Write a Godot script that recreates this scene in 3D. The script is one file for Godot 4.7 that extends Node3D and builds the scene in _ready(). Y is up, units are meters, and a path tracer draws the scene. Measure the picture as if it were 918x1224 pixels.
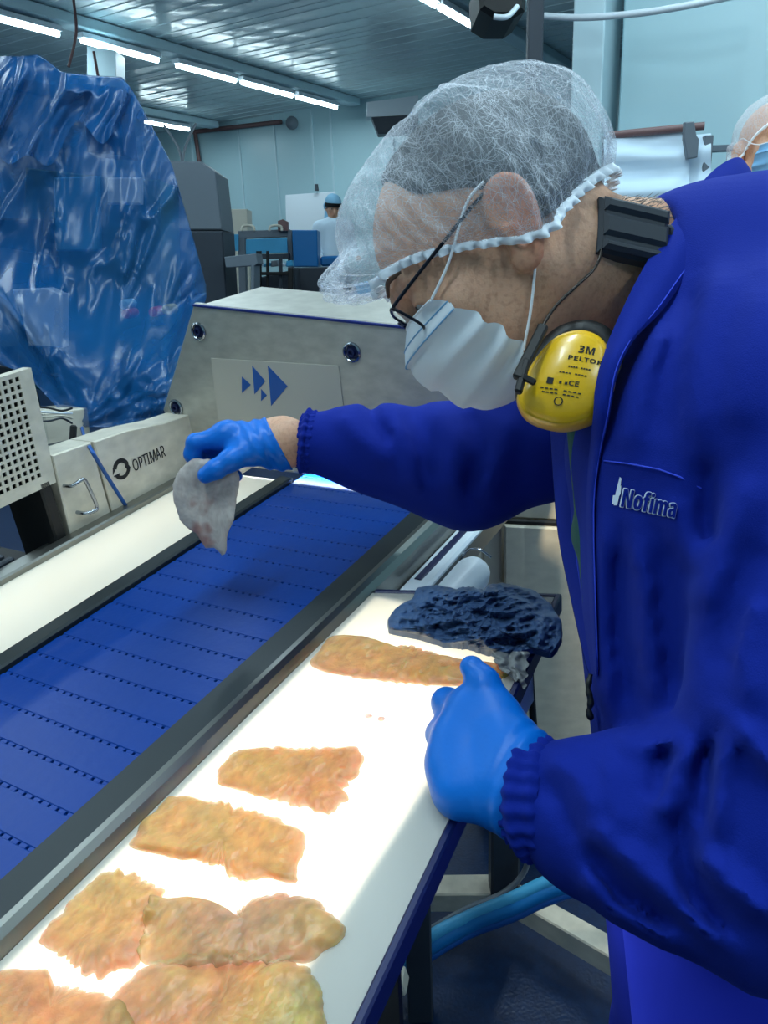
extends Node3D

# ---------------------------------------------------------------- camera frame
const FOCAL := 915.0
var cam_pos := Vector3(0, 1.45, 0)
var fwd := Vector3()
var right := Vector3()
var up := Vector3()
var line := Transform3D()          # belt frame: x across the belt, y off its surface, z against its travel
var room := Transform3D()          # room frame: x along the far wall, z against the lamp rows
var mats := {}
var fbm := FastNoiseLite.new()
var fine := FastNoiseLite.new()
var ridge := FastNoiseLite.new()
var rng := RandomNumberGenerator.new()


func at(x: float, y: float, d: float) -> Vector3:
	return cam_pos + (fwd + right * ((x - 459.0) / FOCAL) + up * ((612.0 - y) / FOCAL)) * d


func aim(r: float, u: float, f: float) -> Vector3:
	return right * r + up * u + fwd * f


# ---------------------------------------------------------------- mesh builder
class MB:
	var v := PackedVector3Array()
	var n := PackedVector3Array()
	var t := PackedVector2Array()
	var c := PackedColorArray()
	var i := PackedInt32Array()
	var x := Transform3D()

	func vert(p: Vector3, nn: Vector3, uv := Vector2.ZERO, col := Color.WHITE) -> int:
		v.append(x * p)
		n.append((x.basis * nn).normalized())
		t.append(uv)
		c.append(col)
		return v.size() - 1

	func tri(a: int, b: int, d: int) -> void:
		i.append(a)
		i.append(d)
		i.append(b)

	func face(pts: Array, col := Color.WHITE, uvs := []) -> void:
		var nn: Vector3 = (pts[1] - pts[0]).cross(pts[2] - pts[0]).normalized()
		var s := v.size()
		for k in pts.size():
			vert(pts[k], nn, uvs[k] if uvs.size() else Vector2.ZERO, col)
		for k in range(1, pts.size() - 1):
			tri(s, s + k, s + k + 1)

	func box(ctr: Vector3, size: Vector3, b := 0.0, col := Color.WHITE) -> void:
		var h := size * 0.5
		b = minf(b, minf(h.x, minf(h.y, h.z)) * 0.9)
		var ax := [Vector3.RIGHT, Vector3.UP, Vector3.BACK]
		for a in 3:
			for s in [-1.0, 1.0]:
				var w: Vector3 = ax[a] * s
				var p: Vector3 = ax[(a + 1) % 3]
				var q: Vector3 = ax[(a + 2) % 3]
				if s < 0:
					var o := p
					p = q
					q = o
				var hw := absf(w.dot(h))
				var hp := absf(p.dot(h)) - b
				var hq := absf(q.dot(h)) - b
				face([ctr + w * hw - p * hp - q * hq, ctr + w * hw + p * hp - q * hq, ctr + w * hw + p * hp + q * hq, ctr + w * hw - p * hp + q * hq], col)
		if b <= 0.0:
			return
		for a in 3:
			for s in [-1.0, 1.0]:
				for r in [-1.0, 1.0]:
					var e: Vector3 = ax[a]
					var p: Vector3 = ax[(a + 1) % 3] * s
					var q: Vector3 = ax[(a + 2) % 3] * r
					var he := absf(e.dot(h)) - b
					var hp := absf(p.dot(h))
					var hq := absf(q.dot(h))
					var k := [ctr - e * he + p * hp + q * (hq - b), ctr + e * he + p * hp + q * (hq - b), ctr + e * he + p * (hp - b) + q * hq, ctr - e * he + p * (hp - b) + q * hq]
					if s * r < 0:
						k.reverse()
					face([k[0], k[1], k[2], k[3]] if (k[1] - k[0]).cross(k[2] - k[0]).dot(p + q) > 0 else [k[3], k[2], k[1], k[0]], col)
		for sx in [-1.0, 1.0]:
			for sy in [-1.0, 1.0]:
				for sz in [-1.0, 1.0]:
					var o := Vector3(sx, sy, sz)
					var k := [ctr + o * Vector3(h.x, h.y - b, h.z - b), ctr + o * Vector3(h.x - b, h.y, h.z - b), ctr + o * Vector3(h.x - b, h.y - b, h.z)]
					face(k if (k[1] - k[0]).cross(k[2] - k[0]).dot(o) > 0 else [k[2], k[1], k[0]], col)

	# a beam of rectangular section between two points
	func beam(a: Vector3, b: Vector3, w: float, h: float, upv := Vector3.UP, bev := 0.003, col := Color.WHITE) -> void:
		var keep := x
		var z := (b - a).normalized()
		var xx := upv.cross(z).normalized()
		var yy := z.cross(xx)
		x = keep * Transform3D(Basis(xx, yy, z), (a + b) * 0.5)
		box(Vector3.ZERO, Vector3(w, h, (b - a).length()), bev, col)
		x = keep

	func grid(pts: PackedVector3Array, nu: int, nv: int, wrap := false, flip := false, cols := PackedColorArray(), uvs := PackedVector2Array()) -> void:
		# pts[row * nu + col]; rows nv; col direction wraps if wrap
		var s := v.size()
		var nn := PackedVector3Array()
		nn.resize(pts.size())
		var tr := PackedInt32Array()
		var cu := nu if wrap else nu - 1
		for r in nv - 1:
			for k in cu:
				var a := r * nu + k
				var b := r * nu + (k + 1) % nu
				var d := a + nu
				var e := b + nu
				if flip:
					tr.append_array([a, d, e, a, e, b])
				else:
					tr.append_array([a, b, e, a, e, d])
		for k in range(0, tr.size(), 3):
			var m := (pts[tr[k + 1]] - pts[tr[k]]).cross(pts[tr[k + 2]] - pts[tr[k]])
			nn[tr[k]] += m
			nn[tr[k + 1]] += m
			nn[tr[k + 2]] += m
		for k in pts.size():
			var uv := uvs[k] if uvs.size() else Vector2(float(k % nu) / nu, float(k / nu) / nv)
			vert(pts[k], nn[k], uv, cols[k] if cols.size() else Color.WHITE)
		for k in range(0, tr.size(), 3):
			tri(s + tr[k], s + tr[k + 1], s + tr[k + 2])

	func tube(path: PackedVector3Array, radii: PackedFloat32Array, sides := 10, caps := true, col := Color.WHITE, closed := false) -> void:
		var m := path.size()
		var tang := (path[1] - path[0]).normalized()
		var ref := Vector3.UP if absf(tang.y) < 0.9 else Vector3.RIGHT
		var nx := ref.cross(tang).normalized()
		var pts := PackedVector3Array()
		for k in m:
			var tg := (path[mini(k + 1, m - 1)] - path[maxi(k - 1, 0)]).normalized()
			if closed:
				tg = (path[(k + 1) % m] - path[(k - 1 + m) % m]).normalized()
			nx = (nx - tg * nx.dot(tg)).normalized()
			var ny := tg.cross(nx)
			var r := radii[k] if radii.size() > 1 else radii[0]
			for j in sides:
				var an := TAU * j / sides
				pts.append(path[k] + (nx * cos(an) + ny * sin(an)) * r)
		var rows := m
		if closed:
			for j in sides:
				pts.append(pts[j])
			rows += 1
		var cc := PackedColorArray()
		cc.resize(pts.size())
		cc.fill(col)
		grid(pts, sides, rows, true, false, cc)
		if caps and not closed:
			var a := []
			var b := []
			for j in sides:
				a.append(pts[sides - 1 - j])
				b.append(pts[(m - 1) * sides + j])
			face(a, col)
			face(b, col)

	# polygon (counter-clockwise seen from +z) from z = 0 to z = depth, edges chamfered by b
	func prism(poly: PackedVector2Array, depth: float, b := 0.0, col := Color.WHITE) -> void:
		var m := poly.size()
		var ins := PackedVector2Array()
		for k in m:
			var e1 := (poly[k] - poly[(k - 1 + m) % m]).normalized()
			var e2 := (poly[(k + 1) % m] - poly[k]).normalized()
			var n1 := Vector2(-e1.y, e1.x)
			var n2 := Vector2(-e2.y, e2.x)
			var mm := (n1 + n2) / maxf(0.3, 1.0 + n1.dot(n2))
			ins.append(poly[k] + mm * b)
		var tr := Geometry2D.triangulate_polygon(ins)
		var s := v.size()
		for k in m:
			vert(Vector3(ins[k].x, ins[k].y, depth), Vector3.BACK, ins[k], col)
		for k in m:
			vert(Vector3(ins[k].x, ins[k].y, 0), Vector3.FORWARD, ins[k], col)
		for k in range(0, tr.size(), 3):
			var ar := (ins[tr[k + 1]] - ins[tr[k]]).cross(ins[tr[k + 2]] - ins[tr[k]])
			if ar > 0:
				tri(s + tr[k], s + tr[k + 1], s + tr[k + 2])
				tri(s + m + tr[k], s + m + tr[k + 2], s + m + tr[k + 1])
			else:
				tri(s + tr[k], s + tr[k + 2], s + tr[k + 1])
				tri(s + m + tr[k], s + m + tr[k + 1], s + m + tr[k + 2])
		for k in m:
			var q := (k + 1) % m
			var p0 := Vector3(poly[k].x, poly[k].y, 0)
			var p1 := Vector3(poly[q].x, poly[q].y, 0)
			var zb := Vector3(0, 0, b)
			var zd := Vector3(0, 0, depth)
			face([p0 + zb, p1 + zb, p1 + zd - zb, p0 + zd - zb], col)
			if b > 0:
				var i0 := Vector3(ins[k].x, ins[k].y, 0)
				var i1 := Vector3(ins[q].x, ins[q].y, 0)
				face([p0 + zd - zb, p1 + zd - zb, i1 + zd, i0 + zd], col)
				face([i0, i1, p1 + zb, p0 + zb], col)

	func lathe(profile: PackedVector2Array, sides := 24, col := Color.WHITE) -> void:
		# profile (radius, height) from bottom to top, round the y axis
		for k in profile.size() - 1:
			var pts := PackedVector3Array()
			for r in 2:
				var q := profile[k + r]
				for j in sides:
					var an := -TAU * j / sides
					pts.append(Vector3(cos(an) * q.x, q.y, sin(an) * q.x))
			var cc := PackedColorArray()
			cc.resize(pts.size())
			cc.fill(col)
			grid(pts, sides, 2, true, false, cc)

	func sphere(ctr: Vector3, r: Vector3, nu := 20, nv := 12, col := Color.WHITE) -> void:
		var pts := PackedVector3Array()
		for a in nv + 1:
			var la := PI * (float(a) / nv - 0.5)
			for b in nu:
				var lo := -TAU * b / nu
				pts.append(ctr + Vector3(cos(la) * cos(lo), sin(la), cos(la) * sin(lo)) * r)
		var cc := PackedColorArray()
		cc.resize(pts.size())
		cc.fill(col)
		grid(pts, nu, nv + 1, true, false, cc)

	func arrays(m: Mesh, tf: Transform3D) -> void:
		for sfc in m.get_surface_count():
			var ar := m.surface_get_arrays(sfc)
			var vs: PackedVector3Array = ar[Mesh.ARRAY_VERTEX]
			var ns: PackedVector3Array = ar[Mesh.ARRAY_NORMAL]
			var ix: PackedInt32Array = ar[Mesh.ARRAY_INDEX]
			var s := v.size()
			for k in vs.size():
				vert(tf * vs[k], tf.basis * ns[k])
			for k in ix.size():
				i.append(s + ix[k])

	func mesh(inv: Transform3D) -> ArrayMesh:
		var m := ArrayMesh.new()
		var ar := []
		ar.resize(Mesh.ARRAY_MAX)
		ar[Mesh.ARRAY_VERTEX] = inv * v
		var nn := PackedVector3Array()
		nn.resize(n.size())
		for k in n.size():
			nn[k] = inv.basis * n[k]
		ar[Mesh.ARRAY_NORMAL] = nn
		ar[Mesh.ARRAY_TEX_UV] = t
		ar[Mesh.ARRAY_COLOR] = c
		ar[Mesh.ARRAY_INDEX] = i
		m.add_surface_from_arrays(Mesh.PRIMITIVE_TRIANGLES, ar)
		return m


# ---------------------------------------------------------------- distance fields for bodies and cloth
class Field:
	static func smin(a: float, b: float, k: float) -> float:
		var h := maxf(k - absf(a - b), 0.0)
		return minf(a, b) - h * h * 0.25 / k

	static func smax(a: float, b: float, k: float) -> float:
		var h := maxf(k - absf(a - b), 0.0)
		return maxf(a, b) + h * h * 0.25 / k

	static func caps(p: Vector3, a: Vector3, b: Vector3, r1: float, r2: float) -> float:
		var ab := b - a
		var h := clampf((p - a).dot(ab) / ab.length_squared(), 0.0, 1.0)
		return (p - a - ab * h).length() - lerpf(r1, r2, h)

	static func ell(p: Vector3, r: Vector3) -> float:
		var k0 := (p / r).length()
		var k1 := (p / (r * r)).length()
		return k0 * (k0 - 1.0) / maxf(k1, 1e-6)

	var a: Array[Vector3] = []
	var ab: Array[Vector3] = []
	var il := PackedFloat32Array()
	var ra := PackedFloat32Array()
	var rb := PackedFloat32Array()
	var kk := PackedFloat32Array()
	var near := PackedInt32Array()
	var grow := 0.0

	func bone(p: Vector3, q: Vector3, r1: float, r2: float, k := 0.03) -> void:
		a.append(p)
		ab.append(q - p)
		il.append(1.0 / maxf((q - p).length_squared(), 1e-9))
		ra.append(r1)
		rb.append(r2)
		kk.append(k)
		near.append(near.size())

	func one(i: int, p: Vector3) -> float:
		var d := p - a[i]
		var h := clampf(d.dot(ab[i]) * il[i], 0.0, 1.0)
		return (d - ab[i] * h).length() - ra[i] - (rb[i] - ra[i]) * h

	func focus(c: Vector3, r: float) -> void:
		near.clear()
		if r < 0.0:
			for i in a.size():
				near.append(i)
			return
		var ds := PackedFloat32Array()
		var m := 1e9
		for i in a.size():
			ds.append(one(i, c))
			m = minf(m, ds[i])
		for i in a.size():
			if ds[i] < m + 2.0 * r + kk[i]:
				near.append(i)

	func core(p: Vector3) -> float:
		var res := 1e3
		for i in near:
			var d := p - a[i]
			var h := clampf(d.dot(ab[i]) * il[i], 0.0, 1.0)
			var e := (d - ab[i] * h).length() - ra[i] - (rb[i] - ra[i]) * h
			var k := kk[i]
			var g := k - absf(res - e)
			res = minf(res, e)
			if g > 0.0:
				res -= g * g * 0.25 / k
		return res - grow

	func dist(p: Vector3) -> float:
		return core(p)

	func bounds() -> AABB:
		var bb := AABB(a[0], Vector3.ZERO)
		for i in a.size():
			var r := maxf(ra[i], rb[i]) + 0.02
			for q in [a[i], a[i] + ab[i]]:
				bb = bb.merge(AABB(q - Vector3.ONE * r, Vector3.ONE * r * 2.0))
		return bb


# surface nets: only blocks that the surface can cross are sampled
func nets(f: Field, bb: AABB, h: float, mb: MB, tint := Color.WHITE, slack := 0.006) -> void:
	var nx := int(ceil(bb.size.x / h)) + 2
	var ny := int(ceil(bb.size.y / h)) + 2
	var nz := int(ceil(bb.size.z / h)) + 2
	var sy := nx
	var sz := nx * ny
	var vals := PackedFloat32Array()
	vals.resize(nx * ny * nz)
	vals.fill(1e3)
	var o := bb.position
	var B := 6
	var blocks := []
	var br := B * h * 0.8661
	for bz in range(0, nz - 1, B):
		for by in range(0, ny - 1, B):
			for bx in range(0, nx - 1, B):
				var c := o + Vector3(bx + B * 0.5, by + B * 0.5, bz + B * 0.5) * h
				f.focus(c, -1.0)
				if absf(f.dist(c)) > br * 1.3 + slack:
					continue
				f.focus(c, br)
				blocks.append(Vector3i(bx, by, bz))
				for z in range(bz, mini(bz + B + 1, nz)):
					for y in range(by, mini(by + B + 1, ny)):
						var row := z * sz + y * sy
						for x in range(bx, mini(bx + B + 1, nx)):
							if vals[row + x] > 999.0:
								vals[row + x] = f.dist(o + Vector3(x, y, z) * h)
	f.focus(Vector3.ZERO, -1.0)
	var idx := PackedInt32Array()
	idx.resize(nx * ny * nz)
	idx.fill(-1)
	var pts := PackedVector3Array()
	var cells := PackedInt32Array()
	for b: Vector3i in blocks:
		for z in range(b.z, mini(b.z + B, nz - 1)):
			for y in range(b.y, mini(b.y + B, ny - 1)):
				for x in range(b.x, mini(b.x + B, nx - 1)):
					var q := z * sz + y * sy + x
					var v0 := vals[q]
					var v1 := vals[q + 1]
					var v2 := vals[q + sy]
					var v3 := vals[q + sy + 1]
					var v4 := vals[q + sz]
					var v5 := vals[q + sz + 1]
					var v6 := vals[q + sz + sy]
					var v7 := vals[q + sz + sy + 1]
					var neg := int(v0 < 0) + int(v1 < 0) + int(v2 < 0) + int(v3 < 0) + int(v4 < 0) + int(v5 < 0) + int(v6 < 0) + int(v7 < 0)
					if neg == 0 or neg == 8:
						continue
					var s := Vector3.ZERO
					var m := 0
					if (v0 < 0) != (v1 < 0):
						s += Vector3(v0 / (v0 - v1), 0, 0); m += 1
					if (v2 < 0) != (v3 < 0):
						s += Vector3(v2 / (v2 - v3), 1, 0); m += 1
					if (v4 < 0) != (v5 < 0):
						s += Vector3(v4 / (v4 - v5), 0, 1); m += 1
					if (v6 < 0) != (v7 < 0):
						s += Vector3(v6 / (v6 - v7), 1, 1); m += 1
					if (v0 < 0) != (v2 < 0):
						s += Vector3(0, v0 / (v0 - v2), 0); m += 1
					if (v1 < 0) != (v3 < 0):
						s += Vector3(1, v1 / (v1 - v3), 0); m += 1
					if (v4 < 0) != (v6 < 0):
						s += Vector3(0, v4 / (v4 - v6), 1); m += 1
					if (v5 < 0) != (v7 < 0):
						s += Vector3(1, v5 / (v5 - v7), 1); m += 1
					if (v0 < 0) != (v4 < 0):
						s += Vector3(0, 0, v0 / (v0 - v4)); m += 1
					if (v1 < 0) != (v5 < 0):
						s += Vector3(1, 0, v1 / (v1 - v5)); m += 1
					if (v2 < 0) != (v6 < 0):
						s += Vector3(0, 1, v2 / (v2 - v6)); m += 1
					if (v3 < 0) != (v7 < 0):
						s += Vector3(1, 1, v3 / (v3 - v7)); m += 1
					idx[q] = pts.size()
					pts.append(o + (Vector3(x, y, z) + s / m) * h)
					cells.append(q)
	var nn := PackedVector3Array()
	nn.resize(pts.size())
	var quads := PackedInt32Array()
	for q in cells:
		var s0 := vals[q] < 0
		if q < sz + sy + 1:
			continue
		for ax in 3:
			var st := [1, sy, sz][ax] as int
			if s0 == (vals[q + st] < 0):
				continue
			var u := [sy, sz, 1][ax] as int
			var w := [sz, 1, sy][ax] as int
			var a := idx[q]
			var b := idx[q - u]
			var c := idx[q - u - w]
			var d := idx[q - w]
			if b < 0 or c < 0 or d < 0:
				continue
			if s0:
				quads.append_array([a, b, c, d])
			else:
				quads.append_array([a, d, c, b])
	for k in range(0, quads.size(), 4):
		var m := (pts[quads[k + 2]] - pts[quads[k]]).cross(pts[quads[k + 3]] - pts[quads[k + 1]])
		for j in 4:
			nn[quads[k + j]] += m
	var base := mb.v.size()
	for k in pts.size():
		mb.vert(pts[k], nn[k], Vector2(pts[k].x, pts[k].y), tint)
	for k in range(0, quads.size(), 4):
		mb.tri(base + quads[k], base + quads[k + 1], base + quads[k + 2])
		mb.tri(base + quads[k], base + quads[k + 2], base + quads[k + 3])


# ---------------------------------------------------------------- scene bookkeeping
var used := {}
func numbered(called: String) -> String:
	used[called] = used.get(called, -1) + 1
	return called if used[called] == 0 else "%s_%03d" % [called, used[called]]


func tag(o: Node, label: String, category: String, group := "", kind := "") -> void:
	if label:
		o.set_meta("label", label)
	if category:
		o.set_meta("category", category)
	if group:
		o.set_meta("group", group)
	if kind:
		o.set_meta("kind", kind)


func thing(called: String, label: String, category: String, where := Vector3.ZERO, group := "", basis := Basis()) -> Node3D:
	var o := Node3D.new()
	o.name = numbered(called)
	add_child(o)
	o.transform = Transform3D(basis, where)
	tag(o, label, category, group)
	return o


func obj(called: String, mb: MB, m: Material, parent: Node3D = null, label := "") -> MeshInstance3D:
	var o := MeshInstance3D.new()
	var inv := Transform3D()
	if parent:
		o.name = called
		parent.add_child(o, true)
		var q: Node = parent
		var g := Transform3D()
		while q is Node3D and q != self:
			g = (q as Node3D).transform * g
			q = q.get_parent()
		inv = g.affine_inverse()
	else:
		o.name = numbered(called)
		add_child(o)
	o.mesh = mb.mesh(inv)
	o.material_override = null
	o.mesh.surface_set_material(0, m)
	if label:
		o.set_meta("label", label)
	return o


func piece(called: String, m: Mesh, mat: Material, tf: Transform3D, parent: Node3D) -> MeshInstance3D:
	var o := MeshInstance3D.new()
	o.name = called
	o.mesh = m
	o.material_override = mat
	o.transform = tf
	parent.add_child(o, true)
	return o


func struct(called: String, mb: MB, m: Material, label := "") -> MeshInstance3D:
	var o := obj(called, mb, m)
	o.set_meta("kind", "structure")
	if label:
		o.set_meta("label", label)
	return o


func new_mb(tf := Transform3D()) -> MB:
	var m := MB.new()
	m.x = tf
	return m


func path(pts: Array, steps := 6) -> PackedVector3Array:
	var c := Curve3D.new()
	var m := pts.size()
	for k in m:
		var tg: Vector3 = (pts[mini(k + 1, m - 1)] - pts[maxi(k - 1, 0)]) / 6.0
		c.add_point(pts[k], -tg, tg)
	var out := PackedVector3Array()
	for k in (m - 1) * steps + 1:
		out.append(c.sample(mini(k / steps, m - 2), (k - mini(k / steps, m - 2) * steps) / float(steps)))
	return out


func lettering(words: String, height: float, bold := true, depth := 0.001, mono := false) -> Mesh:
	var tm := TextMesh.new()
	var f := SystemFont.new()
	f.font_names = PackedStringArray(["Droid Sans Mono" if mono else "Droid Sans"])
	f.font_weight = 700 if bold else 400
	tm.font = f
	tm.text = words
	tm.font_size = 32
	tm.pixel_size = height / 23.0
	tm.depth = depth
	tm.curve_step = 1.0
	return tm


# ---------------------------------------------------------------- materials
func pbr(key: String, col: Color, rough := 0.5, metal := 0.0, spec := 0.5) -> StandardMaterial3D:
	if mats.has(key):
		return mats[key]
	var m := StandardMaterial3D.new()
	m.resource_name = key
	m.albedo_color = col
	m.roughness = rough
	m.metallic = metal
	m.metallic_specular = spec
	mats[key] = m
	return m


func noise_tex(freq: float, oct: int, ramp: Gradient, size := 512, normal := false, strength := 4.0, kind := FastNoiseLite.TYPE_SIMPLEX_SMOOTH, sd := 1) -> NoiseTexture2D:
	var t := NoiseTexture2D.new()
	var n := FastNoiseLite.new()
	n.noise_type = kind
	n.frequency = freq
	n.fractal_octaves = oct
	n.seed = sd
	t.noise = n
	t.width = size
	t.height = size
	t.seamless = true
	if normal:
		t.as_normal_map = true
		t.bump_strength = strength
	elif ramp:
		t.color_ramp = ramp
	return t


func ramp(cols: Array) -> Gradient:
	var g := Gradient.new()
	var os := PackedFloat32Array()
	var cs := PackedColorArray()
	for k in cols.size():
		os.append(float(k) / (cols.size() - 1))
		cs.append(cols[k])
	g.offsets = os
	g.colors = cs
	return g


func triplanar(m: StandardMaterial3D, scale: Vector3) -> void:
	m.uv1_triplanar = true
	m.uv1_scale = scale


func make_materials() -> void:
	var scratch := noise_tex(0.02, 4, ramp([Color(0.88, 0.88, 0.88), Color(1, 1, 1)]), 512, false, 4.0, FastNoiseLite.TYPE_SIMPLEX_SMOOTH, 3)
	var scratch_n := noise_tex(0.03, 4, null, 512, true, 1.5, FastNoiseLite.TYPE_SIMPLEX_SMOOTH, 5)
	var st := pbr("stainless steel", Color(0.78, 0.77, 0.73), 0.42, 0.55)
	st.albedo_texture = scratch
	st.normal_enabled = true
	st.normal_texture = scratch_n
	st.normal_scale = 0.12
	triplanar(st, Vector3(2.0, 4.0, 2.0))
	var wp := pbr("satin steel panel", Color(0.86, 0.83, 0.76), 0.5, 0.2)
	wp.albedo_texture = scratch
	triplanar(wp, Vector3(2.0, 3.0, 2.0))
	pbr("label plate", Color(0.74, 0.72, 0.67), 0.5, 0.15)
	pbr("rail steel", Color(0.55, 0.55, 0.53), 0.3, 0.95)
	pbr("dark strip", Color(0.12, 0.155, 0.17), 0.45, 0.1)
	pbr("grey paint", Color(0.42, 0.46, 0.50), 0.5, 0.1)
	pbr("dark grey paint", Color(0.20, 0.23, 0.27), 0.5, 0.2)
	pbr("black", Color(0.025, 0.027, 0.03), 0.55)
	pbr("black rubber", Color(0.05, 0.055, 0.06), 0.5)
	pbr("decal black", Color(0.06, 0.06, 0.07), 0.6)
	pbr("decal blue", Color(0.05, 0.32, 0.62), 0.5)
	pbr("seam blue", Color(0.03, 0.14, 0.45), 0.4)
	pbr("bolt", Color(0.6, 0.62, 0.65), 0.25, 1.0)
	pbr("bolt socket", Color(0.08, 0.13, 0.3), 0.5, 0.3)
	pbr("edge blue", Color(0.03, 0.09, 0.30), 0.4)
	var belt := pbr("belt plastic", Color(0.0, 0.21, 0.52), 0.38, 0.0, 0.35)
	belt.normal_enabled = true
	belt.normal_texture = noise_tex(0.02, 3, null, 256, true, 2.0)
	belt.normal_scale = 0.25
	triplanar(belt, Vector3(9, 9, 9))
	pbr("belt side", Color(0.01, 0.07, 0.28), 0.4)
	var acr := pbr("opal acrylic", Color(0.86, 0.85, 0.81), 0.35, 0.0, 0.4)
	acr.backlight_enabled = true
	acr.backlight = Color(1, 1, 1)
	pbr("light box white", Color(0.9, 0.9, 0.88), 0.7)
	var tube := pbr("tube lamp", Color(1, 1, 1), 0.5)
	tube.emission_enabled = true
	tube.emission = Color(0.86, 0.97, 1.0)
	tube.emission_energy_multiplier = 20.0
	var warm := pbr("warm tube lamp", Color(1, 1, 1), 0.5)
	warm.emission_enabled = true
	warm.emission = Color(1.0, 0.95, 0.84)
	warm.emission_energy_multiplier = 3.0
	var wl := pbr("wall panel", Color(0.76, 0.89, 0.92), 0.35)
	wl.albedo_texture = noise_tex(0.004, 3, ramp([Color(0.93, 0.94, 0.94), Color(1, 1, 1)]), 256)
	triplanar(wl, Vector3(0.2, 0.2, 0.2))
	pbr("wall trim", Color(0.80, 0.90, 0.93), 0.4)
	var cl := pbr("ceiling panel", Color(0.82, 0.90, 0.92), 0.2, 0.0, 0.7)
	cl.normal_enabled = true
	cl.normal_texture = noise_tex(0.012, 3, null, 512, true, 5.0)
	cl.normal_scale = 0.35
	triplanar(cl, Vector3(0.35, 0.35, 0.35))
	pbr("seam grey", Color(0.35, 0.45, 0.5), 0.5)
	var fl := pbr("floor resin", Color(0.01, 0.16, 0.32), 0.4)
	fl.albedo_texture = noise_tex(0.05, 4, ramp([Color(0.7, 0.75, 0.8), Color(1, 1, 1)]), 512)
	fl.normal_enabled = true
	fl.normal_texture = noise_tex(0.3, 2, null, 256, true, 3.0)
	fl.normal_scale = 0.1
	triplanar(fl, Vector3(1.5, 1.5, 1.5))
	pbr("copper pipe", Color(0.45, 0.33, 0.33), 0.5)
	pbr("white plastic", Color(0.88, 0.92, 0.95), 0.4)
	pbr("white cloth", Color(0.82, 0.90, 0.96), 0.8)
	pbr("beige plastic", Color(0.78, 0.76, 0.70), 0.5)
	pbr("aqua plastic", Color(0.02, 0.42, 0.68), 0.4)
	pbr("pale blue plastic", Color(0.25, 0.62, 0.80), 0.4)
	# cloth
	var jk := pbr("jacket cloth", Color(0.02, 0.13, 0.53), 0.85, 0.0, 0.3)
	jk.rim_enabled = true
	jk.rim = 0.35
	jk.rim_tint = 0.7
	jk.normal_enabled = true
	jk.normal_texture = noise_tex(0.25, 2, null, 256, true, 3.0)
	jk.normal_scale = 0.35
	triplanar(jk, Vector3(14, 14, 14))
	pbr("stitching", Color(0.16, 0.27, 0.82), 0.8)
	pbr("cuff cloth", Color(0.02, 0.09, 0.45), 0.9)
	var tr := pbr("trouser cloth", Color(0.14, 0.20, 0.76), 0.85, 0.0, 0.3)
	tr.rim_enabled = true
	tr.rim = 0.3
	tr.rim_tint = 0.7
	pbr("shirt cloth", Color(0.20, 0.36, 0.33), 0.9)
	pbr("thread white", Color(0.85, 0.90, 0.96), 0.8)
	var gl := pbr("nitrile glove", Color(0.0, 0.42, 0.80), 0.42, 0.0, 0.4)
	gl.normal_enabled = true
	gl.normal_texture = noise_tex(0.04, 3, null, 256, true, 2.0)
	gl.normal_scale = 0.25
	triplanar(gl, Vector3(12, 12, 12))
	var sk := pbr("skin", Color(0.82, 0.64, 0.53), 0.5, 0.0, 0.4)
	sk.albedo_texture = noise_tex(0.03, 4, ramp([Color(0.86, 0.80, 0.78), Color(1, 1, 1), Color(1.0, 0.95, 0.92)]), 512)
	sk.normal_enabled = true
	sk.normal_texture = noise_tex(0.2, 3, null, 256, true, 2.5)
	sk.normal_scale = 0.3
	sk.subsurf_scatter_enabled = true
	sk.subsurf_scatter_strength = 0.12
	sk.vertex_color_use_as_albedo = true
	triplanar(sk, Vector3(9, 9, 9))
	pbr("eye white", Color(0.75, 0.74, 0.72), 0.2)
	pbr("iris", Color(0.12, 0.08, 0.05), 0.2)
	var hr := pbr("grey hair", Color(0.15, 0.15, 0.16), 0.7)
	hr.vertex_color_use_as_albedo = true
	var mk := pbr("mask fleece", Color(0.92, 0.95, 0.97), 0.85)
	mk.backlight_enabled = true
	mk.backlight = Color(0.4, 0.45, 0.5)
	pbr("mask blue edge", Color(0.45, 0.66, 0.82), 0.8)
	pbr("ear loop", Color(0.90, 0.92, 0.94), 0.8)
	pbr("frame metal", Color(0.10, 0.11, 0.16), 0.3, 0.6)
	var lens := pbr("lens", Color(0.9, 0.95, 1.0, 0.12), 0.05)
	lens.transparency = BaseMaterial3D.TRANSPARENCY_ALPHA
	var yl := pbr("ear cup yellow", Color(0.93, 0.72, 0.01), 0.35, 0.0, 0.5)
	yl.clearcoat_enabled = true
	yl.clearcoat = 0.5
	yl.clearcoat_roughness = 0.2
	pbr("leatherette", Color(0.15, 0.18, 0.215), 0.65)
	pbr("wire", Color(0.25, 0.23, 0.22), 0.3, 0.9)
	# hairnet: thin fibres
	var im := Image.create(512, 512, false, Image.FORMAT_RGBA8)
	im.fill(Color(0.93, 0.96, 1.0, 0.20))
	rng.seed = 77
	for k in 1500:
		var p := Vector2(rng.randf() * 512, rng.randf() * 512)
		var an := rng.randf() * TAU
		var al := rng.randf_range(0.35, 0.8)
		for s in rng.randi_range(30, 90):
			p += Vector2(cos(an), sin(an))
			an += rng.randf_range(-0.12, 0.12)
			im.set_pixel(posmod(int(p.x), 512), posmod(int(p.y), 512), Color(0.95, 0.97, 1.0, al))
	var net := pbr("hairnet fleece", Color(1, 1, 1), 0.8)
	net.albedo_texture = ImageTexture.create_from_image(im)
	net.transparency = BaseMaterial3D.TRANSPARENCY_ALPHA
	net.vertex_color_use_as_albedo = true
	net.uv1_scale = Vector3(3.0, 1.5, 1)
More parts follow.
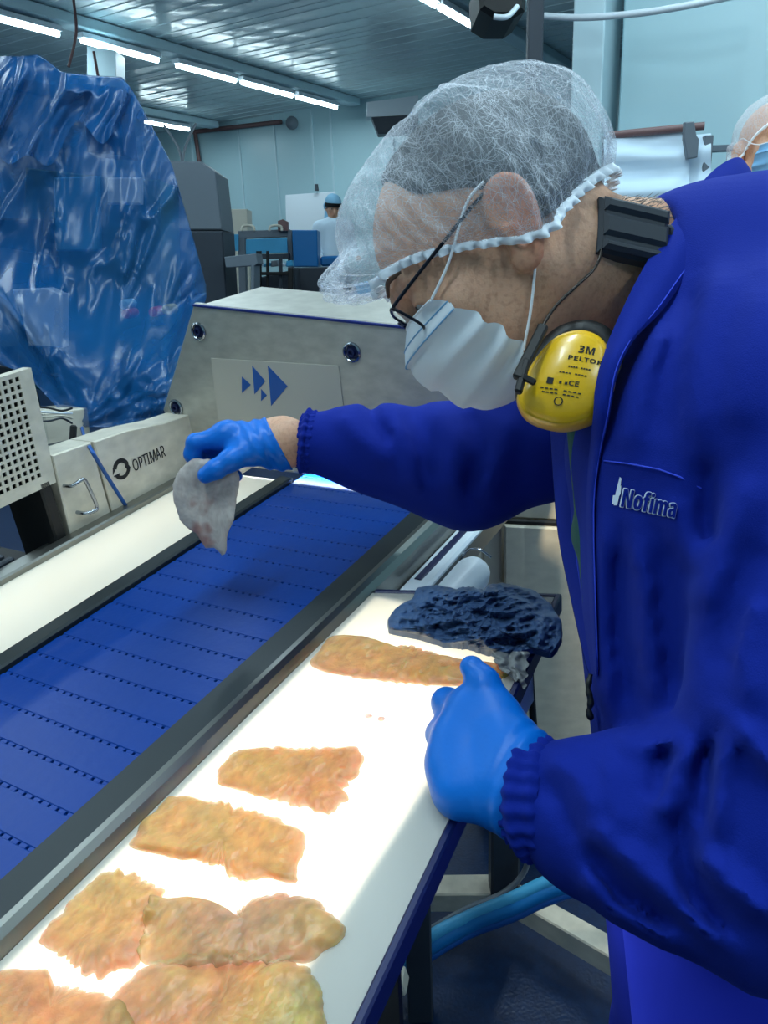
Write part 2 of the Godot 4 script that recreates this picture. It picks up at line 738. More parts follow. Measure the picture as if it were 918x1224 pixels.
	var be := pbr("hairnet band", Color(0.92, 0.95, 0.98), 0.8)
	be.backlight_enabled = true
	be.backlight = Color(0.4, 0.4, 0.4)
	# plastic sheet
	var sh := pbr("blue film", Color(0.0, 0.32, 0.56, 0.62), 0.30, 0.0, 0.5)
	sh.transparency = BaseMaterial3D.TRANSPARENCY_ALPHA
	sh.normal_enabled = true
	sh.normal_texture = noise_tex(0.012, 4, null, 512, true, 6.0, FastNoiseLite.TYPE_SIMPLEX_SMOOTH, 9)
	sh.normal_scale = 0.10
	triplanar(sh, Vector3(2.2, 2.2, 2.2))
	# fish
	var fi := pbr("fish flesh", Color(1, 1, 1), 0.35, 0.0, 0.5)
	fi.vertex_color_use_as_albedo = true
	fi.transparency = BaseMaterial3D.TRANSPARENCY_ALPHA
	fi.subsurf_scatter_enabled = true
	fi.subsurf_scatter_strength = 1.0
	fi.normal_enabled = true
	fi.normal_texture = noise_tex(0.03, 4, null, 512, true, 5.0, FastNoiseLite.TYPE_SIMPLEX_SMOOTH, 21)
	fi.normal_scale = 0.5
	triplanar(fi, Vector3(8, 8, 8))
	var fs := pbr("fish skin side", Color(1, 1, 1), 0.4, 0.0, 0.4)
	fs.vertex_color_use_as_albedo = true
	fs.backlight_enabled = true
	fs.backlight = Color(0.35, 0.33, 0.32)
	var ng := pbr("crumpled nitrile", Color(0.27, 0.38, 0.54), 0.35, 0.0, 0.5)
	ng.backlight_enabled = true
	ng.backlight = Color(0.25, 0.3, 0.4)


func M(key: String) -> Material:
	return mats[key]


# ---------------------------------------------------------------- lights
func area(where: Vector3, towards: Vector3, along: Vector3, size: Vector2, energy: float, col: Color, parent: Node3D = null) -> void:
	var l := AreaLight3D.new()
	l.name = "lamp_light"
	(parent if parent else self).add_child(l, true)
	var z := -towards.normalized()
	var xx := (along - z * along.dot(z)).normalized()
	var yy := z.cross(xx)
	l.global_transform = Transform3D(Basis(xx, yy, z), where)
	l.area_size = size
	l.area_normalize_energy = true
	l.light_energy = energy
	l.light_color = col
	l.area_range = 30.0
	l.area_attenuation = 2.0
	l.shadow_enabled = true


func ceiling_lamp(m: float, l0: float, l1: float, energy: float, label: String) -> void:
	var c := room * Vector3(m, 3.65, -(l0 + l1) * 0.5)
	var t := thing("ceiling_lamp", label, "lamp", c, "fluorescent lamps under the ceiling", room.basis)
	var len := l1 - l0
	var mb := new_mb(t.transform)
	mb.box(Vector3(0, 0.045, 0), Vector3(0.10, 0.05, len), 0.006)
	obj("batten", mb, M("white plastic"), t)
	mb = new_mb(t.transform)
	mb.tube(PackedVector3Array([Vector3(0, 0, -len * 0.48), Vector3(0, 0, len * 0.48)]), PackedFloat32Array([0.024]), 10)
	obj("tube", mb, M("tube lamp"), t)
	area(c + Vector3(0, -0.03, 0), Vector3.DOWN, room.basis.x, Vector2(0.06, len), energy, Color(0.86, 0.96, 1.0), t)


# ---------------------------------------------------------------- room
func build_room() -> void:
	var mb := new_mb(room)
	mb.box(Vector3(-5.5, -0.1, -3.6), Vector3(22, 0.2, 16.4))
	struct("floor", mb, M("floor resin"), "dark blue resin floor of the processing hall")
	mb = new_mb(room)
	mb.box(Vector3(-5.5, 1.925, -11.35), Vector3(22, 4.2, 0.3))
	struct("wall_far", mb, M("wall panel"), "pale aqua far wall of sandwich panels")
	mb = new_mb(room)
	mb.box(Vector3(-16.35, 1.925, -3.6), Vector3(0.3, 4.2, 15.4))
	struct("wall_left", mb, M("wall panel"))
	mb = new_mb(room)
	mb.box(Vector3(5.35, 1.925, -3.6), Vector3(0.3, 4.2, 15.4))
	struct("wall_right", mb, M("wall panel"))
	mb = new_mb(room)
	mb.box(Vector3(-5.5, 1.925, 4.15), Vector3(22, 4.2, 0.3))
	struct("wall_back", mb, M("wall panel"))
	# partition block on the right
	mb = new_mb(room)
	mb.box(Vector3(1.95, 1.925, -5.1), Vector3(6.5, 3.85, 0.2), 0.01)
	struct("wall_partition", mb, M("wall panel"), "flat aqua partition wall behind the covered rack")
	mb = new_mb(room)
	mb.box(Vector3(-1.46, 1.925, -5.06), Vector3(0.18, 3.85, 0.36), 0.008)
	struct("trim_1", mb, M("wall trim"), "pale corner column at the end of the partition wall")
	var fw := get_node("wall_far")
	for m in [-11.6, -10.4, -9.31, -8.55, -7.79, -7.42, -6.3, -5.2, -4.1]:
		mb = new_mb(room)
		mb.box(Vector3(m, 1.92, -11.19), Vector3(0.03, 3.8, 0.025), 0.004)
		obj("joint_strip", mb, M("wall trim"), fw)
	# ceiling: slab and long panels
	mb = new_mb(room)
	mb.box(Vector3(-5.5, 3.98, -3.6), Vector3(22, 0.2, 15.4))
	var ce := struct("ceiling", mb, M("seam grey"), "glossy metal panel ceiling")
	var pm := new_mb()
	pm.box(Vector3.ZERO, Vector3(21.4, 0.03, 1.085), 0.006)
	for k in 4:
		pm.box(Vector3(0, -0.017, -0.40 + 0.265 * k), Vector3(21.4, 0.012, 0.03), 0.004)
	var pmesh := pm.mesh(Transform3D())
	for k in 14:
		piece("ceiling_panel", pmesh, M("ceiling panel"), room * Transform3D(Basis(), Vector3(-5.5, 3.865, 3.4 - 1.1 * k)), ce)
	# trays that carry the lamp rows
	for m in [-9.65, -6.84, -3.56]:
		mb = new_mb(room)
		mb.box(Vector3(m, 3.79, -3.7), Vector3(0.20, 0.10, 14.6), 0.01)
		var tr := struct("trim_%d" % (2 + [-9.65, -6.84, -3.56].find(m)), mb, M("wall trim"), "grey cable tray under the ceiling above a lamp row")
	for k in 5:
		var l: Array = [[5.12, 5.72], [5.95, 6.99], [7.24, 8.27], [8.35, 9.43], [9.5, 10.51]][k]
		if k == 0:
			l = [4.68, 5.72]
		ceiling_lamp(-6.84, l[0], l[1], lamp_e, ["white tube lamp at the frame corner, nearest of the long lamp row", "white tube lamp second in the long row, above the blue wrapped machine", "white tube lamp in the middle of the long lamp row", "white tube lamp fourth in the long lamp row", "white tube lamp at the far end of the long row, by the far wall"][k])
	ceiling_lamp(-3.56, 7.25, 8.29, lamp_e, "white tube lamp right of the long row, above the hairnet, nearer the post")
	ceiling_lamp(-3.56, 6.05, 7.20, lamp_e, "white tube lamp cut by the top edge beside the dark cooler unit")
	ceiling_lamp(-9.65, 9.4, 10.38, lamp_e, "short white tube lamp low behind the blue plastic sheet")
	# more lamps of the same rows outside the picture, above and behind
	for m in [-9.65, -6.84, -3.56]:
		for k in 3:
			var l0 := 2.9 - 2.2 * k
			ceiling_lamp(m, l0, l0 + 1.04, lamp_e * 1.8, "white tube lamp of a row outside the picture")
	for k in 4:
		var l0 := 3.4 - 1.5 * k
		ceiling_lamp(-0.6, l0, l0 + 1.04, lamp_e * (1.3 + 0.5 * k), "white tube lamp of a row outside the picture")
	for k in 3:
		var l0 := 3.0 - 2.2 * k
		ceiling_lamp(2.4, l0, l0 + 1.04, lamp_e * 3.0, "white tube lamp of a row outside the picture")


# ---------------------------------------------------------------- conveyor, light tables, hopper
func build_line() -> void:
	# belt conveyor
	var cv := thing("belt_conveyor", "blue modular plastic belt conveyor running under the steel hood", "conveyor", line.origin, "", line.basis)
	var mm := new_mb()
	mm.box(Vector3(-0.428, -0.006, 0), Vector3(0.276, 0.012, 0.0392), 0.0012)
	for k in 23:
		mm.box(Vector3(-0.56 + 0.012 * k, -0.0055, 0.0210), Vector3(0.0088, 0.0095, 0.0050), 0.0004)
	var mesh := mm.mesh(Transform3D())
	for k in 34:
		piece("belt_module", mesh, M("belt plastic"), Transform3D(Basis(), Vector3(0, 0, -(-0.553 + 0.0423 * k))), cv)
	var mb := new_mb(line)
	mb.box(Vector3(-0.428, -0.05, -0.16), Vector3(0.27, 0.06, 1.5), 0.004)
	obj("belt_bed", mb, M("belt side"), cv)
	mb = new_mb(line)
	mb.box(Vector3(-0.583, -0.03, 0.075), Vector3(0.030, 0.075, 1.16), 0.003)
	obj("side_strip", mb, M("dark strip"), cv)
	mb = new_mb(line * Transform3D(Basis(), Vector3(0, 0, -0.95)))
	mb.prism(PackedVector2Array([Vector2(-0.286, -0.12), Vector2(-0.244, -0.12), Vector2(-0.244, 0.010), Vector2(-0.286, 0.007)]), 1.60, 0.002)
	obj("rail_strip", mb, M("dark strip"), cv)
	mb = new_mb(line * Transform3D(Basis(), Vector3(0, 0, -0.95)))
	mb.prism(PackedVector2Array([Vector2(-0.243, -0.12), Vector2(-0.2275, -0.12), Vector2(-0.2275, 0.0), Vector2(-0.2320, 0.010), Vector2(-0.2365, 0.016), Vector2(-0.243, 0.016)]), 1.60, 0.0015)
	obj("rail_side", mb, M("rail steel"), cv)
	for q in [Vector2(-0.53, -0.5), Vector2(-0.28, -0.5), Vector2(-0.53, 0.8), Vector2(-0.30, 0.42)]:
		var p := line * Vector3(q.x, -0.12, -q.y)
		mb = new_mb()
		mb.box(Vector3(p.x, p.y * 0.5, p.z), Vector3(0.05, p.y, 0.05), 0.004)
		obj("leg", mb, M("dark grey paint"), cv)
	# light slab between belt and machine
	var sl := thing("light_slab", "glowing white acrylic slab along the far side of the blue belt", "light panel", line.origin, "", line.basis)
	mb = new_mb(line)
	mb.face([Vector3(-0.772, 0, 0.65), Vector3(-0.599, 0, 0.65), Vector3(-0.599, 0, -0.500), Vector3(-0.772, 0, -0.500)])
	obj("acrylic_top", mb, M("opal acrylic"), sl)
	light_box(sl, -0.772, -0.599, -0.65, 0.500, 0.10)
	lamp_strip(sl, -0.700, -0.055, -0.60, 0.47, 0.016, slab_e)
	for q in [Vector2(-0.68, -0.5), Vector2(-0.68, 0.40)]:
		var lp := line * Vector3(q.x, -0.10, -q.y)
		mb = new_mb()
		mb.box(Vector3(lp.x, lp.y * 0.5, lp.z), Vector3(0.04, lp.y, 0.04), 0.004)
		obj("leg", mb, M("dark grey paint"), sl)
	# sorting light table
	var tb := thing("light_table", "glowing white sorting table with dark blue edge and fish fillets on it", "table", line.origin, "", line.basis)
	mb = new_mb(line)
	mb.face([Vector3(-0.2265, 0, 0.50), Vector3(0.0545, 0, 0.50), Vector3(-0.002, 0, -0.272), Vector3(-0.2265, 0, -0.204)])
	obj("acrylic_top", mb, M("opal acrylic"), tb)
	mb = new_mb(line)
	mb.beam(Vector3(0.0595, -0.012, 0.51), Vector3(0.001, -0.012, -0.282), 0.008, 0.026, Vector3.UP, 0.002)
	mb.beam(Vector3(0.001, -0.012, -0.278), Vector3(-0.2265, -0.012, -0.210), 0.008, 0.026, Vector3.UP, 0.002)
	obj("edge_rim", mb, M("edge blue"), tb)
	light_box(tb, -0.222, -0.006, -0.48, 0.20, 0.10)
	mb = new_mb(line)
	mb.face([Vector3(-0.008, -0.024, 0.48), Vector3(-0.008, -0.024, -0.20), Vector3(-0.003, -0.024, -0.272), Vector3(0.054, -0.024, 0.49)])
	obj("under_lip", mb, M("light box white"), tb)
	lamp_strip(tb, -0.115, -0.085, -0.46, 0.17, 0.13, table_e)
	# service lamp under the table edge
	mb = new_mb(line)
	mb.box(Vector3(-0.066, -0.118, 0.10), Vector3(0.024, 0.02, 0.50), 0.003)
	obj("service_lamp_housing", mb, M("dark grey paint"), tb)
	mb = new_mb(line)
	mb.box(Vector3(-0.052, -0.120, 0.10), Vector3(0.006, 0.014, 0.48), 0.002)
	obj("service_lamp", mb, M("tube lamp"), tb)
	area(line * Vector3(-0.047, -0.121, 0.10), line.basis * Vector3(0.9, -0.35, 0.0), line.basis.z, Vector2(0.48, 0.014), 0.022, Color(0.95, 0.97, 1.0), tb)
	for q in [Vector2(0.018, -0.16), Vector2(-0.20, -0.40), Vector2(-0.20, 0.15), Vector2(0.03, -0.46)]:
		var p := line * Vector3(q.x - 0.03, -0.03, -q.y)
		mb = new_mb()
		mb.box(Vector3(p.x, p.y * 0.5, p.z), Vector3(0.028, p.y, 0.028), 0.003)
		obj("leg", mb, M("black"), tb)
	build_hood()


func light_box(parent: Node3D, v0: float, v1: float, u0: float, u1: float, deep: float) -> void:
	var mb := new_mb(line)
	var c := Vector3((v0 + v1) * 0.5, -deep - 0.004, -(u0 + u1) * 0.5)
	mb.box(c, Vector3(v1 - v0, 0.008, u1 - u0))
	mb.box(Vector3(v0 + 0.003, -deep * 0.5 - 0.002, c.z), Vector3(0.006, deep - 0.004, u1 - u0))
	mb.box(Vector3(v1 - 0.003, -deep * 0.5 - 0.002, c.z), Vector3(0.006, deep - 0.004, u1 - u0))
	mb.box(Vector3(c.x, -deep * 0.5 - 0.002, -u0 - 0.003), Vector3(v1 - v0, deep - 0.004, 0.006))
	mb.box(Vector3(c.x, -deep * 0.5 - 0.002, -u1 + 0.003), Vector3(v1 - v0, deep - 0.004, 0.006))
	obj("light_box", mb, M("light box white"), parent)


func lamp_strip(parent: Node3D, v: float, n: float, u0: float, u1: float, wide: float, energy: float) -> void:
	var mb := new_mb(line)
	mb.box(Vector3(v, n - 0.008, -(u0 + u1) * 0.5), Vector3(wide, 0.012, u1 - u0), 0.002)
	obj("lamp_tube", mb, M("warm tube lamp"), parent)
	area(line * Vector3(v, n + 0.004, -(u0 + u1) * 0.5), line.basis.y, line.basis.x, Vector2(wide, u1 - u0), energy, Color(1.0, 0.94, 0.80), parent)


func build_hood() -> void:
	# stainless hood over the belt: the front plate lies across the belt at u = 0.508
	var hd := thing("steel_hood", "brushed stainless hood over the belt with blue triangle decals and three bolts", "machine hood", line * Vector3(-0.55, 0, -0.508), "", line.basis)
	var poly := PackedVector2Array([Vector2(-0.809, -0.030), Vector2(-0.775, -0.030), Vector2(-0.775, 0.014), Vector2(-0.236, 0.014), Vector2(-0.236, 0.278), Vector2(-0.285, 0.283), Vector2(-0.727, 0.322), Vector2(-0.865, 0.117)])
	var tf := line * Transform3D(Basis(), Vector3(0, 0, -0.516))
	var mb := new_mb(tf)
	mb.prism(poly, 0.008, 0.0015)
	obj("front_plate", mb, M("stainless steel"), hd)
	mb = new_mb(line * Transform3D(Basis(), Vector3(0, 0, -0.70)))
	mb.prism(PackedVector2Array([Vector2(-0.800, 0.010), Vector2(-0.79, 0.008), Vector2(-0.72, 0.11), Vector2(-0.34, 0.11), Vector2(-0.242, 0.10), Vector2(-0.242, 0.272), Vector2(-0.285, 0.277), Vector2(-0.724, 0.316), Vector2(-0.858, 0.117)]), 0.18, 0.002)
	obj("body", mb, M("stainless steel"), hd)
	mb = new_mb(line)
	mb.beam(Vector3(-0.730, 0.3185, -0.512), Vector3(-0.285, 0.2795, -0.512), 0.014, 0.0045, Vector3.UP, 0.001)
	obj("top_seal", mb, M("seam blue"), hd)
	# lighter data plate
	mb = new_mb(line * Transform3D(Basis(), Vector3(0, 0, -0.508)))
	mb.prism(PackedVector2Array([Vector2(-0.735, 0.018), Vector2(-0.440, 0.018), Vector2(-0.438, 0.218), Vector2(-0.712, 0.224)]), 0.0015, 0.0004)
	obj("decal_plate", mb, M("label plate"), hd)
	for t in [[Vector2(-0.584, 0.214), Vector2(-0.592, 0.141), Vector2(-0.549, 0.179)], [Vector2(-0.619, 0.213), Vector2(-0.625, 0.161), Vector2(-0.596, 0.186)], [Vector2(-0.647, 0.192), Vector2(-0.654, 0.162), Vector2(-0.630, 0.178)], [Vector2(-0.608, 0.171), Vector2(-0.613, 0.149), Vector2(-0.598, 0.160)],
			[Vector2(-0.700, 0.098), Vector2(-0.705, 0.050), Vector2(-0.675, 0.075)], [Vector2(-0.672, 0.098), Vector2(-0.677, 0.060), Vector2(-0.652, 0.080)]]:
		mb = new_mb(line * Transform3D(Basis(), Vector3(0, 0, -0.5065)))
		mb.prism(PackedVector2Array(t), 0.0008)
		obj("triangle_decal", mb, M("decal blue"), hd)
	for q in [Vector2(-0.729, 0.272), Vector2(-0.409, 0.241), Vector2(-0.827, 0.124)]:
		var bt := Node3D.new()
		bt.name = "bolt"
		hd.add_child(bt, true)
		mb = new_mb(line * Transform3D(Basis(Vector3.RIGHT, PI / 2), Vector3(q.x, q.y, -0.508)))
		mb.lathe(PackedVector2Array([Vector2(0.0165, 0), Vector2(0.0165, 0.003), Vector2(0.014, 0.0045), Vector2(0.0125, 0.003), Vector2(0.0125, 0.001)]), 24)
		obj("washer", mb, M("bolt"), bt)
		mb = new_mb(line * Transform3D(Basis(Vector3.RIGHT, PI / 2), Vector3(q.x, q.y, -0.508)))
		mb.lathe(PackedVector2Array([Vector2(0.0125, 0.0005), Vector2(0.0075, 0.001), Vector2(0.0075, 0.006), Vector2(0.0045, 0.006), Vector2(0.004, 0.002), Vector2(0.0, 0.002)]), 6)
		obj("socket_head", mb, M("bolt socket"), bt)
	# inspection lamp inside the hood mouth
	mb = new_mb(line)
	mb.box(Vector3(-0.48, 0.040, -0.532), Vector3(0.42, 0.014, 0.018), 0.003)
	obj("hood_lamp", mb, M("warm tube lamp"), hd)
	area(line * Vector3(-0.48, 0.030, -0.530), line.basis * Vector3(0, -1, 0.3), line.basis.x, Vector2(0.42, 0.015), 0.28, Color(0.95, 1.0, 1.0), hd)

	# small work lamp on the hood's right end
	mb = new_mb(line)
	mb.box(Vector3(-0.224, 0.150, -0.60), Vector3(0.022, 0.05, 0.10), 0.004)
	obj("side_lamp_housing", mb, M("dark grey paint"), hd)
	mb = new_mb(line)
	mb.box(Vector3(-0.212, 0.150, -0.60), Vector3(0.006, 0.036, 0.085), 0.001)
	obj("side_lamp", mb, M("warm tube lamp"), hd)
	area(line * Vector3(-0.190, 0.150, -0.61), line.basis * Vector3(0.35, -0.30, -0.88), line.basis.y, Vector2(0.03, 0.03), 0.45, Color(1.0, 0.93, 0.78), hd)


# frame whose x runs with the belt, y off its surface, z to the right across it; prisms face the viewer
func side_frame(v: float) -> Transform3D:
	return line * Transform3D(Basis(Vector3(0, 0, -1), Vector3(0, 1, 0), Vector3(1, 0, 0)), Vector3(v, 0, 0))


func arc(cx: float, cy: float, r0: float, r1: float, a0: float, a1: float, n := 14) -> PackedVector2Array:
	var out := PackedVector2Array()
	for k in n + 1:
		var an := lerpf(a0, a1, float(k) / n)
		out.append(Vector2(cx + cos(an) * r0, cy + sin(an) * r0))
	for k in n + 1:
		var an := lerpf(a1, a0, float(k) / n)
		out.append(Vector2(cx + cos(an) * r1, cy + sin(an) * r1))
	return out


func build_machine() -> void:
	var mc := thing("processing_machine", "steel fish processing machine with black emblem lettering and a handled door", "machine", side_frame(-0.80) * Vector3(0.3, -0.05, 0), "", side_frame(-0.80).basis)
	var f := side_frame(-0.86)
	var mb := new_mb(f)
	mb.prism(PackedVector2Array([Vector2(0.282, -0.06), Vector2(0.66, -0.06), Vector2(0.66, 0.10), Vector2(0.447, 0.116), Vector2(0.352, 0.132), Vector2(0.282, 0.137)]), 0.06, 0.002)
	obj("front_panel", mb, M("satin steel panel"), mc)
	for q in [Vector2(-0.88, -0.3), Vector2(-1.05, -0.3), Vector2(-0.84, 0.22), Vector2(-0.84, 0.62), Vector2(-1.05, 0.1)]:
		var lp := line * Vector3(q.x, -0.06, -q.y)
		mb = new_mb()
		mb.box(Vector3(lp.x, lp.y * 0.5, lp.z), Vector3(0.045, lp.y, 0.045), 0.004)
		obj("leg", mb, M("dark grey paint"), mc)
	mb = new_mb(f)
	mb.prism(PackedVector2Array([Vector2(0.187, -0.06), Vector2(0.279, -0.06), Vector2(0.279, 0.1375), Vector2(0.200, 0.143)]), 0.058, 0.002)
	var door := obj("door", mb, M("satin steel panel"), mc)
	f = side_frame(-0.802)
	mb = new_mb(f)
	mb.tube(path([Vector3(0.205, 0.088, 0.0), Vector3(0.206, 0.090, 0.020), Vector3(0.222, 0.0935, 0.024), Vector3(0.229, 0.090, 0.024), Vector3(0.2345, 0.062, 0.024), Vector3(0.237, 0.040, 0.024), Vector3(0.232, 0.0345, 0.024), Vector3(0.216, 0.036, 0.020), Vector3(0.214, 0.036, 0.0)], 4), PackedFloat32Array([0.0032]), 8)
	obj("handle", mb, M("bolt"), door)
	f = side_frame(-0.80)
	# round emblem: two interlocking hooks with a pale leaping shape left between them
	mb = new_mb(f)
	mb.prism(arc(0.323, 0.072, 0.0185, 0.0105, 0.15, 2.9), 0.0006)
	mb.prism(PackedVector2Array([Vector2(0.3055, 0.080), Vector2(0.302, 0.068), Vector2(0.309, 0.074)]), 0.0006)
	mb.prism(arc(0.323, 0.072, 0.0195, 0.0125, 3.7, 6.05), 0.0006)
	mb.prism(PackedVector2Array([Vector2(0.304, 0.063), Vector2(0.314, 0.061), Vector2(0.318, 0.066), Vector2(0.303, 0.066)]), 0.0006)
	mb.prism(PackedVector2Array([Vector2(0.336, 0.064), Vector2(0.343, 0.066), Vector2(0.338, 0.078), Vector2(0.331, 0.072)]), 0.0006)
	obj("emblem", mb, M("decal black"), mc)
	mb = new_mb()
	var tm := lettering("OPTIMAR", 0.021, false, 0.0008)
	var w := tm.get_aabb().size.x
	mb.arrays(tm, f * Transform3D(Basis(Vector3(0.080 / w, 0, 0), Vector3(0, 1, 0), Vector3(0, 0, 1)), Vector3(0.3885, 0.066, 0.0006)))
	obj("lettering", mb, M("decal black"), mc)
	# steel ledge between machine and slab
	mb = new_mb(line)
	mb.box(Vector3(-0.787, -0.035, 0.072), Vector3(0.026, 0.09, 1.14), 0.003)
	mb.box(Vector3(-0.815, -0.03, 0.30), Vector3(0.03, 0.06, 0.96), 0.003)
	obj("ledge", mb, M("rail steel"), mc)
	for u in [0.176]:
		mb = new_mb(side_frame(-0.90))
		mb.box(Vector3(0.172, 0.035, 0.05), Vector3(0.022, 0.15, 0.10), 0.003)
		obj("post", mb, M("black"), mc)
	mb = new_mb(side_frame(-1.1))
	mb.box(Vector3(-0.20, 0.06, 0), Vector3(0.8, 0.28, 0.02))
	mb.box(Vector3(-0.20, -0.07, 0.16), Vector3(0.8, 0.02, 0.32))
	obj("cavity", mb, M("black"), mc)
	for k in 9:
		mb = new_mb(side_frame(-1.09))
		mb.box(Vector3(-0.06, -0.04, 0.03 + 0.028 * k), Vector3(0.42, 0.012, 0.014), 0.003)
		obj("grate_slat", mb, M("dark grey paint"), mc)
	for k in 3:
		mb = new_mb(side_frame(-1.09))
		mb.tube(path([Vector3(-0.2, 0.0 + 0.02 * k, 0.05 + 0.05 * k), Vector3(0.0, 0.03 - 0.01 * k, 0.1 + 0.04 * k), Vector3(0.16, 0.03 + 0.015 * k, 0.06 + 0.03 * k)]), PackedFloat32Array([0.006]), 8)
		obj("hose", mb, M("black rubber"), mc)
	# perforated guard
	var gd := thing("perforated_guard", "off-white steel guard with a grid of square holes", "machine guard", side_frame(-0.80) * Vector3(0.1, 0.10, 0), "", side_frame(-0.80).basis)
	mb = new_mb(side_frame(-0.80))
	var cols := 14
	var rows := 14
	var pu := 0.0113
	var pn := 0.01165
	var hu := 0.0068
	var hn := 0.0072
	var u1 := 0.168
	var n0 := 0.114
	var lean := func(u: float, n: float, z: float) -> Vector3: return Vector3(u + (n - 0.10) * 0.089, n, z)
	var quad := func(a: float, b: float, c: float, d: float) -> void:
		if b - a > 1e-5 and d - c > 1e-5:
			mb.face([lean.call(a, c, 0.0), lean.call(b, c, 0.0), lean.call(b, d, 0.0), lean.call(a, d, 0.0)])
			mb.face([lean.call(a, d, -0.003), lean.call(b, d, -0.003), lean.call(b, c, -0.003), lean.call(a, c, -0.003)])
	var ua := u1 - cols * pu
	quad.call(-0.05, ua, 0.10, 0.284)
	quad.call(u1, 0.192, 0.10, 0.284)
	quad.call(ua, u1, 0.10, n0)
	quad.call(ua, u1, n0 + rows * pn, 0.284)
	for r in rows:
		quad.call(ua, u1, n0 + r * pn, n0 + r * pn + pn - hn)
		for k in cols:
			var x0 := ua + k * pu
			quad.call(x0, x0 + pu - hu, n0 + r * pn + pn - hn, n0 + (r + 1) * pn)
			var y0 := n0 + r * pn + pn - hn
			var y1 := n0 + (r + 1) * pn
			var xa := x0 + pu - hu
			var xb := x0 + pu
			mb.face([lean.call(xa, y0, 0.0), lean.call(xa, y0, -0.003), lean.call(xa, y1, -0.003), lean.call(xa, y1, 0.0)])
			mb.face([lean.call(xb, y1, 0.0), lean.call(xb, y1, -0.003), lean.call(xb, y0, -0.003), lean.call(xb, y0, 0.0)])
			mb.face([lean.call(xa, y0, 0.0), lean.call(xb, y0, 0.0), lean.call(xb, y0, -0.003), lean.call(xa, y0, -0.003)])
			mb.face([lean.call(xa, y1, -0.003), lean.call(xb, y1, -0.003), lean.call(xb, y1, 0.0), lean.call(xa, y1, 0.0)])
	mb.face([lean.call(0.192, 0.10, 0.0), lean.call(0.192, 0.10, -0.02), lean.call(0.192, 0.284, -0.02), lean.call(0.192, 0.284, 0.0)])
	mb.face([lean.call(-0.05, 0.284, 0.0), lean.call(0.192, 0.284, 0.0), lean.call(0.192, 0.284, -0.02), lean.call(-0.05, 0.284, -0.02)])
	mb.face([lean.call(-0.05, 0.10, -0.02), lean.call(0.192, 0.10, -0.02), lean.call(0.192, 0.10, 0.0), lean.call(-0.05, 0.10, 0.0)])
	obj("plate", mb, M("satin steel panel"), gd)
	mb = new_mb(side_frame(-0.83))
	mb.prism(PackedVector2Array([Vector2(-0.05, 0.104), Vector2(0.186, 0.104), Vector2(0.202, 0.281), Vector2(-0.05, 0.281)]), 0.006)
	obj("backing", mb, M("black"), gd)
	# beam and housing behind the door
	var bm := thing("machine_beam", "dark blue steel beam behind the handled door under the plastic sheet", "beam", at(100, 540, 1.6))
	mb = new_mb()
	mb.beam(at(20, 556, 1.44), at(205, 512, 1.72), 0.05, 0.042)
	obj("beam", mb, M("dark strip"), bm)
	mb = new_mb()
	mb.beam(at(86, 542, 1.50), at(88, 508, 1.50), 0.012, 0.012, Vector3.RIGHT)
	obj("bracket", mb, M("black"), bm)
	var hs := thing("motor_housing", "small beige housing with wires between the guard and the blue sheet", "housing", at(65, 525, 1.62))
	mb = new_mb()
	mb.beam(at(40, 512, 1.66), at(92, 505, 1.74), 0.10, 0.075)
	obj("casing", mb, M("beige plastic"), hs)
	for k in 4:
		mb = new_mb()
		mb.tube(path([at(44, 486 + 6 * k, 1.56), at(60, 488 + 5 * k, 1.55), at(74, 491 + 3 * k, 1.56), at(86, 488 + 6 * k, 1.6)]), PackedFloat32Array([0.0022]), 6)
		obj("wire", mb, M(["black rubber", "white plastic", "beige plastic", "dark grey paint"][k]), hs)


# vertical slab facing the camera: outline given as picture points at one distance, with real thickness behind
func facing(pts: Array, d: float, thick: float, bev := 0.004) -> MB:
	var c := at(pts[0][0], pts[0][1], d)
	var z := -Vector3(fwd.x, 0, fwd.z).normalized()
	var xx := Vector3.UP.cross(z).normalized()
	var tf := Transform3D(Basis(xx, Vector3.UP, z), c - z * thick)
	var poly := PackedVector2Array()
	for q in pts:
		var r := at(q[0], q[1], 1.0) - cam_pos
		var p := cam_pos + r * ((c - cam_pos).dot(z) / r.dot(z))
		var l := tf.affine_inverse() * p
		poly.append(Vector2(l.x, l.y))
	var ar := 0.0
	for k in poly.size():
		ar += poly[k].cross(poly[(k + 1) % poly.size()])
	if ar < 0:
		poly.reverse()
	var mb := new_mb(tf)
	mb.prism(poly, thick, bev)
	return mb


func solo(called: String, mb: MB, m: Material, label: String, category: String, group := "") -> MeshInstance3D:
	var c := AABB(mb.v[0], Vector3.ZERO)
	for p in mb.v:
		c = c.expand(p)
	var base := Vector3(c.get_center().x, c.position.y, c.get_center().z)
	var o := MeshInstance3D.new()
	o.name = numbered(called)
	add_child(o)
	o.position = base
	o.mesh = mb.mesh(Transform3D(Basis(), -base))
	o.mesh.surface_set_material(0, m)
	tag(o, label, category, group)
	return o


# ---------------------------------------------------------------- machine under blue film
func bag_y(xs: Array, ys: Array, x: float) -> float:
	for k in xs.size() - 1:
		if x <= xs[k + 1]:
			var t := clampf((x - xs[k]) / (xs[k + 1] - xs[k]), 0.0, 1.0)
			return lerpf(ys[k], ys[k + 1], t)
	return ys[-1]


